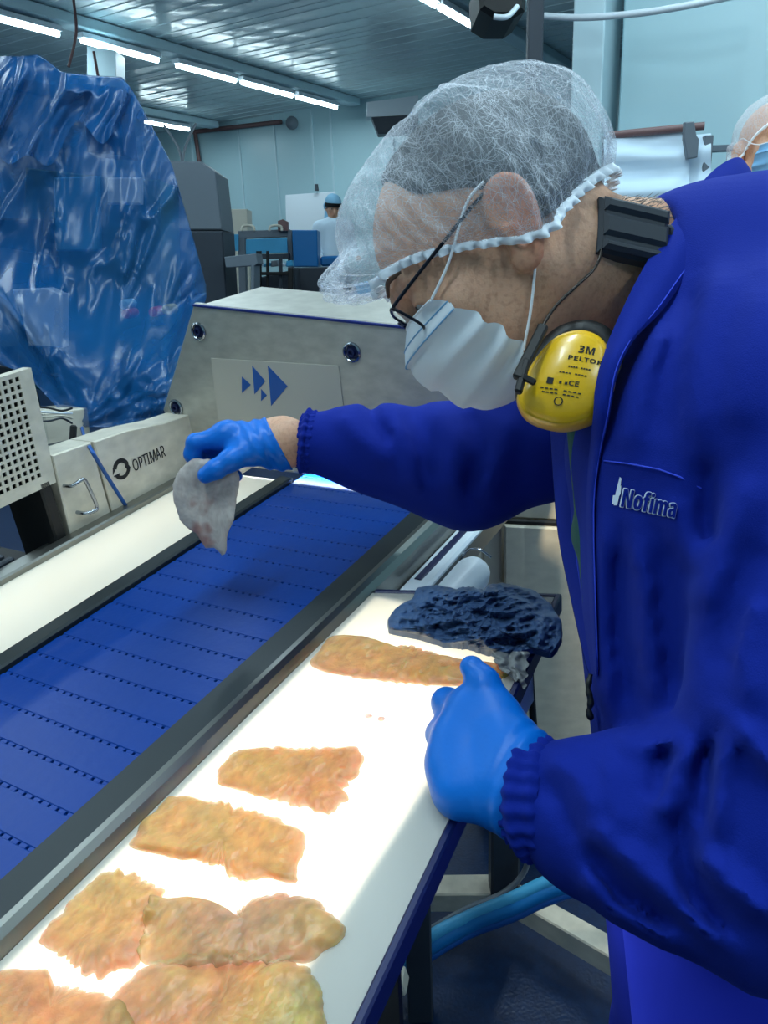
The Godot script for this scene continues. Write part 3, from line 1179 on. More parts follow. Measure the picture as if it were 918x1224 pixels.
func build_wrapped_machine() -> void:
	var wm := thing("wrapped_machine", "tall machine wrapped in translucent blue plastic sheet tied at the bottom", "machine", at(110, 560, 2.1))
	# machine inside
	var mb := facing([[30, 200], [118, 210], [190, 215], [196, 480], [110, 480], [20, 460]], 2.02, 0.22)
	obj("cabinet", mb, pbr("teal paint", Color(0.22, 0.42, 0.44), 0.5), wm)
	mb = facing([[64, 212], [116, 210], [118, 300], [66, 300]], 2.0, 0.03)
	obj("panel", mb, M("pale blue plastic"), wm)
	mb = facing([[98, 100], [140, 104], [150, 186], [104, 182]], 2.02, 0.12)
	obj("top_box", mb, M("edge blue"), wm)
	mb = facing([[128, 212], [168, 212], [168, 244], [128, 244]], 1.985, 0.03)
	obj("display", mb, M("white plastic"), wm)
	mb = facing([[14, 346], [56, 344], [74, 352], [74, 416], [34, 414], [26, 380]], 1.96, 0.05)
	obj("junction_box", mb, M("white plastic"), wm)
	for q in [[0, 96], [26, 300], [50, 440]]:
		mb = new_mb()
		mb.beam(at(-20, q[1], 2.0), at(70, q[1] + 14, 2.02), 0.03, 0.03)
		obj("crossbar", mb, M("dark grey paint"), wm)
	mb = facing([[-30, 260], [60, 262], [58, 340], [-30, 340]], 2.0, 0.1)
	obj("motor", mb, M("black"), wm)
	for q in [[152, 375, "b"], [184, 373, "r"], [200, 370, "y"], [149, 364, "w"]]:
		mb = new_mb(Transform3D(Basis(Vector3.RIGHT, PI / 2), at(q[0], q[1], 1.945)))
		mb.lathe(PackedVector2Array([Vector2(0.013, -0.06), Vector2(0.013, 0.0), Vector2(0.011, 0.012), Vector2(0.0, 0.014)]), 14)
		var col: Color = {"b": Color(0.75, 0.05, 0.12), "r": Color(0.85, 0.05, 0.2), "y": Color(0.75, 0.72, 0.2), "w": Color(0.6, 0.85, 1.0)}[q[2]]
		obj("button", mb, pbr("button " + q[2], col, 0.4), wm)
	for q in [[30, 2.02], [190, 2.02], [30, 2.22], [190, 2.22]]:
		var lp := at(q[0], 470, q[1])
		mb = new_mb()
		mb.box(Vector3(lp.x, lp.y * 0.5, lp.z), Vector3(0.05, lp.y, 0.05), 0.004)
		obj("leg", mb, M("dark grey paint"), wm)
	# film
	var nu := 260
	var nv := 150
	var tx := [-60.0, 0.0, 22.0, 46.0, 58.0, 74.0, 110.0, 146.0, 158.0, 180.0, 205.0, 226.0, 247.0]
	var ty := [72.0, 68.0, 68.0, 66.0, 74.0, 87.0, 91.0, 93.0, 108.0, 148.0, 196.0, 268.0, 344.0]
	var bx := [-60.0, 0.0, 30.0, 60.0, 84.0, 97.0, 112.0, 150.0, 200.0, 222.0, 247.0]
	var by := [425.0, 436.0, 446.0, 478.0, 503.0, 511.0, 510.0, 512.0, 504.0, 440.0, 352.0]
	var pts := PackedVector3Array()
	var knot := Vector2(97, 511)
	for r in nv:
		var t := float(r) / (nv - 1)
		for k in nu:
			var an := TAU * k / nu
			var ca := cos(an)
			var sa := sin(an)
			var ex := signf(ca) * pow(absf(ca), 0.75)
			var ez := signf(sa) * pow(absf(sa), 0.55)
			var capk := clampf(t / 0.05, 0.0, 1.0)
			var x := 93.0 + 153.0 * ex
			var y0 := bag_y(tx, ty, x)
			var y1 := bag_y(bx, by, x)
			var tt := clampf((t - 0.05) / 0.95, 0.0, 1.0)
			var y := lerpf(y0, y1, tt)
			# folds
			var q := Vector2(x, y)
			var kd := q - knot
			var ka := kd.angle()
			var kl := kd.length() / 430.0
			var f := 0.0
			var w1 := fbm.get_noise_2d(ka * 160.0, kl * 40.0 + (0.0 if sa > 0 else 300.0))
			f += maxf(0.0, 1.0 - absf(w1) * 7.0) * 0.020 * smoothstep(0.06, 0.5, kl) + w1 * 0.02
			var w2 := fbm.get_noise_2d(x * 0.8 + y * 0.25, y * 0.22 - x * 0.26 + 70.0 + (0.0 if sa > 0 else 500.0))
			f += maxf(0.0, 1.0 - absf(w2) * 7.0) * 0.016 + w2 * 0.035
			f += fine.get_noise_2d(x * 0.9 + y * 0.5, y * 0.7) * 0.002
			# overhang of the upper wrap
			var hang := 178.0 + 24.0 * sin(x * 0.045) + 14.0 * sin(x * 0.11 + 1.0)
			f += 0.03 * smoothstep(430.0, 500.0, y) * smoothstep(100.0, 190.0, x) * fbm.get_noise_2d(x * 3.0, y * 2.0)
			var hd := 0.24 * (0.35 + 0.65 * capk) * (1.0 - 0.55 * smoothstep(0.75, 1.0, tt))
			var dd := 2.12 - 0.30 * smoothstep(0.55, 1.0, tt) - ez * (hd + f)
			pts.append(at(x + ex * f * 90.0 * 0.25, y, dd))
	mb = new_mb()
	mb.grid(pts, nu, nv, true)
	obj("plastic_sheet", mb, M("blue film"), wm)
	# loose upper wrap hanging over the front
	mb = new_mb()
	var up := PackedVector3Array()
	var wu := 120
	var wv := 50
	for r in wv:
		for k in wu:
			var x := lerpf(-60.0, 172.0, k / float(wu - 1))
			var hang := 176.0 + 22.0 * sin(x * 0.045) + 12.0 * sin(x * 0.11 + 1.0) - 60.0 * smoothstep(120.0, 172.0, x)
			var y := lerpf(bag_y(tx, ty, x) - 1.0, hang, r / float(wv - 1))
			var w1 := fbm.get_noise_2d(x * 1.1 + y * 0.5, y * 0.4 + 900.0)
			var dd := 1.83 + 0.0006 * absf(x - 60.0) - 0.02 * smoothstep(0.0, 0.3, r / float(wv)) - w1 * 0.05 - maxf(0.0, 1.0 - absf(w1) * 7.0) * 0.018
			up.append(at(x, y, dd))
	mb.grid(up, wu, wv, false)
	obj("upper_wrap", mb, M("blue film"), wm)
	# strap from the knot down over the machine
	mb = new_mb()
	var sp := path([at(97, 509, 1.72), at(101, 522, 1.50), at(108, 536, 1.262), at(126, 566, 1.300), at(157, 615, 1.375)], 6)
	var a := PackedVector3Array()
	for p in sp:
		var s := aim(1.0, 0.35, 0).normalized() * 0.0035
		a.append_array([p - s, p - s * 0.3 - fwd * 0.001, p + s * 0.3 - fwd * 0.001, p + s, p + s * 0.3 + fwd * 0.001, p - s * 0.3 + fwd * 0.001])
	mb.grid(a, 6, sp.size(), true)
	obj("tie_strap", mb, M("decal blue"), wm, "thin blue strap running down over the steel panel")
	mb = new_mb()
	mb.sphere(at(97, 511, 1.73), Vector3(0.016, 0.02, 0.016), 10, 8)
	obj("knot", mb, M("decal blue"), wm)


# ---------------------------------------------------------------- far machinery, people excepted
func build_background() -> void:
	var cab := thing("grey_cabinet", "tall grey machine cabinet with a chamfered top beside the blue plastic sheet", "cabinet", at(240, 420, 5.6))
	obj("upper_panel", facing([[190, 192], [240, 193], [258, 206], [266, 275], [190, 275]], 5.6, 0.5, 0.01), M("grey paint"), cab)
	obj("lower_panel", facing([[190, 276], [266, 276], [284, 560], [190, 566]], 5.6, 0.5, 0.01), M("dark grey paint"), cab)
	obj("side_tray", facing([[268, 307], [306, 303], [308, 315], [304, 318], [304, 352], [300, 352], [300, 318], [270, 320]], 5.5, 0.3, 0.004), M("grey paint"), cab)
	solo("control_box", facing([[262, 250], [295, 250], [304, 460], [272, 462]], 9.4, 0.4), M("beige plastic"), "pale beige control box on the far side of the grey cabinet", "box")
	var fr := thing("guard_frame", "grey metal guard frame with blue panels and two arched handles", "guard frame", at(318, 340, 8.0))
	obj("frame", facing([[284, 276], [346, 274], [346, 283], [293, 285], [297, 487], [289, 488]], 8.0, 0.12, 0.006), M("grey paint"), fr)
	obj("frame_post", facing([[343, 275], [349, 275], [355, 485], [349, 485]], 8.0, 0.12, 0.006), M("grey paint"), fr)
	obj("panel", facing([[294, 286], [343, 284], [344, 302], [294, 304]], 7.98, 0.02), M("pale blue plastic"), fr)
	obj("panel", facing([[270, 280], [285, 280], [285, 300], [270, 300]], 7.98, 0.02), M("pale blue plastic"), fr)
	obj("lower_rail", facing([[293, 304], [346, 303], [346, 309], [293, 310]], 8.0, 0.12), M("dark grey paint"), fr)
	for x in [289.0, 322.0]:
		var mb := new_mb()
		mb.tube(path([at(x, 276, 7.9), at(x + 1, 271, 7.9), at(x + 8, 269.5, 7.9), at(x + 14, 271, 7.9), at(x + 15, 276, 7.9)]), PackedFloat32Array([0.013]), 8)
		obj("handle", mb, M("beige plastic"), fr)
	solo("blue_bin", facing([[349, 275], [379, 275], [380, 319], [351, 319]], 7.8, 0.5, 0.01), M("aqua plastic"), "bright aqua blue bin beside the guard frame with handles", "bin")
	solo("bin_stand", facing([[346, 320], [400, 319], [412, 494], [348, 497]], 7.6, 0.6, 0.01), M("dark grey paint"), "dark grey stand under the aqua bin", "stand")
	solo("white_board", facing([[341, 233], [401, 229], [401, 277], [342, 277]], 12.0, 0.03), M("white plastic"), "white board on the far wall behind the white-coated worker", "board")
	solo("pink_machine_head", facing([[332, 264], [338, 262], [344, 265], [344, 276], [332, 276]], 7.9, 0.1), M("copper pipe"), "small dull pink machine part on top of the guard frame", "machine part")
	var cl := thing("sorting_machine", "dark cluttered sorting machine with pipes and trays below the blue panels", "machine", at(330, 352, 7.0))
	obj("bed", facing([[304, 333], [352, 322], [362, 509], [308, 512]], 7.0, 0.5, 0.01), M("dark grey paint"), cl)
	for k in 5:
		obj("tray", facing([[306 + 9 * k, 312 + (k % 2) * 3], [313 + 9 * k, 311 + (k % 2) * 3], [314 + 9 * k, 318], [306 + 9 * k, 319]], 6.8, 0.15, 0.006), M(["white plastic", "pale blue plastic", "grey paint", "white plastic", "pale blue plastic"][k]), cl)
	for q in [[306, 300, 312, 350], [318, 300, 321, 348], [333, 306, 337, 345], [344, 320, 350, 350], [312, 325, 345, 329]]:
		obj("pipe", facing([[q[0], q[1]], [q[2], q[1]], [q[2], q[3]], [q[0], q[3]]], 6.7, 0.05), M("dark grey paint" if q[0] % 2 else "black"), cl)
	# black bag
	var mb := new_mb()
	var pts := PackedVector3Array()
	for r in 13:
		for k in 28:
			var an := TAU * k / 28
			var la := PI * (r / 12.0 - 0.5)
			var q := Vector3(cos(la) * cos(-an), sin(la), cos(la) * sin(-an))
			pts.append(at(410, 347, 3.4) + q * Vector3(0.058, 0.026, 0.05) * (1.0 + 0.5 * fbm.get_noise_3d(q.x * 40, q.y * 40, q.z * 40)))
	mb.grid(pts, 28, 13, true)
	solo("black_bag", mb, M("black rubber"), "small black bag lying behind the steel hood", "bag")
	solo("machine_bench", facing([[380, 356], [450, 356], [462, 708], [392, 712]], 3.5, 0.4), M("grey paint"), "grey bench end behind the steel hood under the black bag", "bench")
	solo("blue_crate", facing([[423, 340], [444, 336], [446, 356], [424, 356]], 3.6, 0.2), M("pale blue plastic"), "pale blue crate behind the hairnet edge", "crate")
	# ceiling post, cooler, pipes
	mb = new_mb()
	var pp := at(639, 60, 3.1)
	mb.box(Vector3(pp.x, 1.925, pp.z), Vector3(0.062, 3.85, 0.05), 0.006)
	mb.box(Vector3(pp.x, 3.84, pp.z), Vector3(0.16, 0.02, 0.16), 0.004)
	mb.box(Vector3(pp.x, 0.01, pp.z), Vector3(0.16, 0.02, 0.16), 0.004)
	solo("steel_post", mb, M("dark grey paint"), "dark square steel post rising to the ceiling behind the hairnet", "post")
	var co := thing("cooling_unit", "dark cooling unit hanging under the ceiling left of the steel post", "cooling unit", at(598, 10, 3.6))
	mb = facing([[572, -26], [630, -24], [628, 12], [616, 20], [590, 20], [574, 10]], 3.6, 0.4, 0.02)
	obj("housing", mb, M("black rubber"), co)
	mb = new_mb()
	mb.tube(path([at(618, 8, 3.55), at(606, 20, 3.5), at(590, 20, 3.5)]), PackedFloat32Array([0.012]), 8)
	obj("drain_pipe", mb, M("white plastic"), co)
	mb = new_mb()
	mb.tube(path([at(651, 19, 4.3), at(700, 21, 4.15), at(770, 15, 4.0), at(830, 5, 3.85), at(890, -8, 3.75)]), PackedFloat32Array([0.017]), 10)
	solo("white_pipe", mb, M("white plastic"), "thin white pipe curving along the top of the partition wall", "pipe")
	mb = new_mb(room)
	mb.tube(PackedVector3Array([Vector3(-10.25, 3.76, -11.1), Vector3(-8.32, 3.70, -11.1)]), PackedFloat32Array([0.035]), 10)
	mb.tube(PackedVector3Array([Vector3(-10.2, 3.76, -11.1), Vector3(-10.1, 2.0, -11.1)]), PackedFloat32Array([0.035]), 10)
	solo("wall_pipe", mb, M("copper pipe"), "reddish pipe running along the far wall below the ceiling", "pipe")
	mb = new_mb(Transform3D(Basis(Vector3.RIGHT, PI / 2), at(349, 147, 12.1)))
	mb.sphere(Vector3.ZERO, Vector3(0.10, 0.10, 0.10), 16, 10)
	solo("wall_lamp", mb, M("grey paint"), "round grey fitting high on the far wall at the pipe's end", "fitting")
	mb = facing([[376, 220], [380, 220], [381, 228], [376, 228]], 11.9, 0.05)
	solo("wall_box", mb, M("dark grey paint"), "tiny dark junction box on the far wall above the white board", "box")
	# wall unit near the hairnet
	var wu := thing("door_operator", "pale roller housing on the far wall left of the hairnet", "housing", at(455, 150, 10.5))
	obj("housing", facing([[438, 122], [500, 114], [500, 137], [438, 140]], 10.5, 0.3), M("white plastic"), wu)
	obj("bracket", facing([[444, 140], [500, 137], [500, 158], [452, 160]], 10.5, 0.3), M("dark grey paint"), wu)
	# white column at the left behind the sheet
	solo("ceiling_column", facing([[104, 55], [138, 60], [140, 130], [104, 130]], 7.5, 0.3), M("wall trim"), "white column rising behind the blue plastic sheet", "column")
	for q in [[112, 62, 118, 96], [88, 0, 82, 80]]:
		mb = new_mb()
		mb.tube(path([at(q[0], q[1], 6.4), at(q[0] + 3, (q[1] + q[3]) * 0.5, 6.4), at(q[2], q[3], 6.4)]), PackedFloat32Array([0.012]), 8)
		solo("hanging_cable", mb, M("copper pipe"), "thin reddish cable hanging down behind the blue sheet top" if q[0] == 112 else "thin reddish cable hanging from the top left lamp row", "cable")
	for q in [[196, 150, 218, 196], [234, 148, 218, 196]]:
		mb = new_mb()
		mb.tube(path([at(q[0], q[1], 6.2), at(lerpf(q[0], q[2], 0.75), lerpf(q[1], q[3], 0.55), 6.1), at(q[2], q[3], 6.0)]), PackedFloat32Array([0.010]), 8)
		solo("hanging_cable", mb, M("grey paint"), "thin grey cable dropping to the grey cabinet, left one" if q[0] == 196 else "thin grey cable dropping to the grey cabinet, right one", "cable")
	# covered rack on the right
	var rk := thing("covered_rack", "rack with white sheets hanging from a brown bar by the partition wall", "rack", at(790, 420, 3.6))
	mb = new_mb()
	mb.tube(PackedVector3Array([at(726, 162, 3.62), at(842, 150.5, 3.50)]), PackedFloat32Array([0.017]), 12)
	obj("bar", mb, M("copper pipe"), rk)
	mb = facing([[819, 146], [830, 145], [833, 162], [836, 166], [834, 188], [822, 190], [818, 166]], 3.44, 0.03)
	obj("bracket", mb, M("grey paint"), rk)
	for s in 2:
		var cp := PackedVector3Array()
		for r in 22:
			for k in 40:
				var tt := r / 21.0
				var x := lerpf(722.0, 850.0 if s else 824.0, k / 39.0)
				var y := lerpf(166.0 - (x - 722.0) * 0.1 + s * 6.0, 330.0, tt)
				var dd := 3.62 - (x - 722.0) * 0.0009 + s * 0.06 + 0.02 * sin(y * 0.16 + s) * smoothstep(0.0, 0.2, tt) + 0.03 * fbm.get_noise_2d(x * 0.4, y * 2.0 + 90.0 * s)
				cp.append(at(x, y, dd))
		mb = new_mb()
		mb.grid(cp, 40, 22, false)
		var back := PackedVector3Array()
		for p in cp:
			back.append(p + fwd * 0.004)
		mb.grid(back, 40, 22, false, true)
		obj("white_sheet", mb, M("white cloth"), rk)
	for x in [726.0, 846.0]:
		mb = new_mb()
		var p := at(x, 165, 3.66 if x < 800 else 3.56)
		mb.box(Vector3(p.x, (p.y + 0.02) * 0.5, p.z), Vector3(0.04, p.y, 0.04), 0.004)
		obj("upright", mb, M("grey paint"), rk)
	solo("wall_rail", facing([[838, 174], [884, 172], [884, 180], [838, 182]], 4.0, 0.05), M("grey paint"), "grey rail on the partition wall beside the masked worker", "rail")


# ---------------------------------------------------------------- right of the belt, under the table
func build_cabinet() -> void:
	var cb := thing("steel_cabinet", "pale stainless cabinet with doors standing behind the sorting table", "cabinet", Vector3(0.45, 0, -1.55), "", room.basis)
	obj("body", facing([[577, 560], [800, 590], [800, 985], [577, 985]], 1.72, 0.4), M("satin steel panel"), cb)
	obj("corner_post", facing([[560, 590], [575, 590], [575, 985], [560, 985]], 1.69, 0.04), M("satin steel panel"), cb)
	obj("side_panel", facing([[577, 596], [601, 598], [601, 985], [577, 985]], 1.705, 0.012), M("label plate"), cb)
	obj("top_gap", facing([[600, 620], [800, 630], [800, 637], [600, 627]], 1.706, 0.01), M("black"), cb)
	obj("door", facing([[603, 628], [800, 638], [800, 985], [603, 985]], 1.70, 0.016, 0.004), M("satin steel panel"), cb)
	obj("top_panel", facing([[603, 560], [800, 570], [800, 629], [603, 619]], 1.70, 0.016, 0.004), M("label plate"), cb)
	obj("edge_strip", facing([[629, 770], [636, 772], [645, 900], [637, 900]], 1.30, 0.02), M("black"), cb)
	# discharge chute with blue slot
	var ch := thing("discharge_chute", "white chute with a blue slot beside the belt rail", "chute", at(515, 690, 1.2))
	var f := line * Transform3D(Basis(Vector3.RIGHT, 0.0), Vector3(0, 0, 0))
	var mb := new_mb()
	mb.x = line
	mb.box(Vector3(-0.2075, -0.036, -0.50), Vector3(0.037, 0.012, 0.48), 0.004)
	obj("rim", mb, M("white plastic"), ch)
	mb = new_mb()
	mb.x = line
	mb.box(Vector3(-0.2110, -0.0305, -0.52), Vector3(0.0125, 0.004, 0.44), 0.0015)
	obj("slot", mb, M("belt side"), ch)
	# white tube
	var rt := thing("white_drum", "smooth white drum end between the chute and the steel cabinet", "drum", at(530, 700, 1.25))
	mb = new_mb()
	mb.x = line
	mb.tube(PackedVector3Array([Vector3(-0.160, -0.052, -0.21), Vector3(-0.160, -0.052, -0.375), Vector3(-0.160, -0.052, -0.388), Vector3(-0.160, -0.052, -0.394)]), PackedFloat32Array([0.027, 0.027, 0.023, 0.015]), 28)
	obj("drum", mb, M("white plastic"), rt)
	mb = new_mb()
	mb.x = line
	mb.tube(path([Vector3(-0.190, -0.050, -0.398), Vector3(-0.178, -0.028, -0.398), Vector3(-0.158, -0.022, -0.398), Vector3(-0.138, -0.032, -0.398)]), PackedFloat32Array([0.002]), 8)
	obj("rim_wire", mb, M("bolt"), rt)
	# base frame
	var bf := thing("base_frame", "low steel base frame of bars and a dark foot under the table", "frame", at(610, 1075, 1.7))
	mb = new_mb()
	mb.beam(at(440, 1068, 1.74), at(600, 1067, 1.70), 0.06, 0.05)
	obj("bar", mb, M("satin steel panel"), bf)
	mb = new_mb()
	mb.beam(at(612, 1074, 1.70), at(760, 1160, 1.50), 0.05, 0.05)
	obj("bar", mb, M("satin steel panel"), bf)
	mb = new_mb()
	mb.beam(at(440, 1175, 1.42), at(485, 1172, 1.40), 0.04, 0.03)
	obj("bar", mb, M("satin steel panel"), bf)
	mb = new_mb()
	var p0 := at(602, 1062, 1.685)
	mb.box(Vector3(p0.x, 0.45, p0.z), Vector3(0.062, 0.72, 0.05), 0.005)
	obj("post", mb, M("dark grey paint"), bf)
	for k in 2:
		mb = new_mb(Transform3D(Basis(Vector3.RIGHT, PI / 2), Vector3(p0.x - 0.012 + 0.022 * k, 0.14, p0.z + 0.026)))
		mb.lathe(PackedVector2Array([Vector2(0.006, 0), Vector2(0.006, 0.004), Vector2(0, 0.005)]), 8)
		obj("bolt", mb, M("bolt"), bf)
	# hoses
	for k in 3:
		mb = new_mb()
		var o := [0.0, 11.0, 21.0][k] as float
		mb.tube(path([at(470, 1168 + o * 0.5, 1.56), at(512, 1122 + o, 1.55), at(560, 1096 + o * 0.9, 1.56), at(612, 1074 + o, 1.53), at(660, 1052 + o, 1.52), at(740, 1030 + o, 1.5)]), PackedFloat32Array([[0.013, 0.017, 0.012][k]]), 10)
		solo("hose", mb, M(["pale blue plastic", "aqua plastic", "decal blue"][k]), ["pale blue hose on top of the hose bundle under the table", "thick aqua hose in the middle of the hose bundle", "dark blue hose at the bottom of the hose bundle"][k], "hose")
	mb = new_mb()
	mb.tube(path([at(506, 1115, 1.6), at(560, 1085, 1.6), at(600, 1068, 1.62), at(625, 1045, 1.62), at(633, 1020, 1.6)]), PackedFloat32Array([0.006]), 8)
	solo("cable", mb, M("grey paint"), "thin grey cable looping past the dark foot of the base frame", "cable")


# ---------------------------------------------------------------- fish
var stack := []      # fillets already lying: [centre, radii, thickness, base]


func lay_top(p: Vector2) -> float:
	var h := 0.0
	for s in stack:
		var q: Vector2 = p - s[0]
		var n: int = s[1].size()
		var an := fposmod(q.angle(), TAU) / TAU * n
		var r := lerpf(s[1][int(an) % n], s[1][(int(an) + 1) % n], fmod(an, 1.0))
		var e: float = q.length() / r
		if e < 1.1:
			h = maxf(h, (s[2] + 0.0006) * (1.0 - smoothstep(0.8, 1.1, e)) + s[3] * (1.0 - smoothstep(0.95, 1.1, e)))
	return h


func fillet(poly: Array, thick: float, sd: int, label: String, red: float, pink: float) -> void:
	var ctr := Vector2.ZERO
	for q in poly:
		ctr += Vector2(q[0], q[1])
	ctr /= poly.size()
	var NU := 220
	var NR := 46
	var rad := PackedFloat32Array()
	for k in NU:
		var an := TAU * k / NU
		var dir := Vector2(cos(an), sin(an))
		var best := 0.0
		for j in poly.size():
			var a := Vector2(poly[j][0], poly[j][1]) - ctr
			var b := Vector2(poly[(j + 1) % poly.size()][0], poly[(j + 1) % poly.size()][1]) - ctr
			var hit: Variant = Geometry2D.segment_intersects_segment(Vector2.ZERO, dir * 2.0, a, b)
			if hit != null:
				best = maxf(best, (hit as Vector2).length())
		rad.append(best)
	var sm := PackedFloat32Array()
	for k in NU:
		var s := 0.0
		for j in range(-2, 3):
			s += rad[(k + j + NU) % NU]
		var an := TAU * k / NU
		var rough := fine.get_noise_2d(cos(an) * 90.0 + sd * 37.0, sin(an) * 90.0) * 0.0040 + fbm.get_noise_2d(cos(an) * 420.0 + sd * 11.0, sin(an) * 420.0) * 0.0050 * (0.4 + 0.6 * sin(an * 2.0 + sd))
		sm.append(maxf(0.004, s / 5.0 + rough))
	var top := PackedVector3Array()
	var bot := PackedVector3Array()
	var cols := PackedColorArray()
	for r in NR + 1:
		var e := pow(float(r) / NR, 0.75)
		for k in NU:
			var an := TAU * k / NU
			var q := ctr + Vector2(cos(an), sin(an)) * sm[k] * maxf(e, 0.001)
			var base := lay_top(q) + 0.0012
			var edge := (1.0 - e) * sm[k]
			var body := 1.0 - exp(-edge / 0.007)
			var nn := fbm.get_noise_2d(q.x * 1500.0 + sd * 91.0, q.y * 1500.0)
			var n2 := ridge.get_noise_2d(q.x * 500.0 + sd * 13.0, q.y * 1400.0)
			var n3 := fbm.get_noise_2d(q.x * 5200.0 + sd * 17.0, q.y * 3600.0)
			var n4 := fine.get_noise_2d(q.x * 5200.0 + sd * 29.0 + nn * 40.0, q.y * 2600.0)
			var flake := absf(sin((q.x - ctr.x) * 330.0 + 5.0 * nn + absf(q.y - ctr.y) * 160.0))
			var h := thick * (0.20 + 0.80 * body) * (0.92 + 0.44 * nn + 0.12 * n3 + 0.03 * n4 + 0.04 * flake) + n2 * 0.0009 * body
			h = maxf(h, 0.0012)
			if r == NR:
				h = 0.0005
			var lift := 0.0
			top.append(line * Vector3(q.x, base + h, -q.y))
			bot.append(line * Vector3(q.x, base, -q.y))
			var streak := 0.96 + 0.10 * n4 + 0.22 * n3
			var blotch := clampf(0.5 + 0.9 * fbm.get_noise_2d(q.x * 620.0 + sd * 51.0, q.y * 620.0), 0.0, 1.0)
			var vein := smoothstep(0.55, 0.85, ridge.get_noise_2d(q.x * 300.0 + sd * 7.0, q.y * 300.0 + 40.0))
			var c := Color(0.62, 0.43, 0.13).lerp(Color(0.55, 0.30, 0.19), pink * blotch)
			c = c.lerp(Color(0.52, 0.12, 0.04), red * (blotch * blotch * 0.6 + vein * 0.5))
			c = Color(c.r * streak, c.g * streak, c.b * streak, clampf(0.42 + 0.52 * body + 0.14 * n3 + 0.10 * nn, 0.22, 0.95))
			cols.append(c)
	var mb := new_mb()
	mb.grid(top, NU, NR + 1, true, true, cols)
	mb.grid(bot, NU, NR + 1, true, false, cols)
	solo("fish_fillet", mb, M("fish flesh"), label, "fish fillet", "fish fillets on the light table")
	stack.append([ctr, sm, thick, lay_top(ctr)])


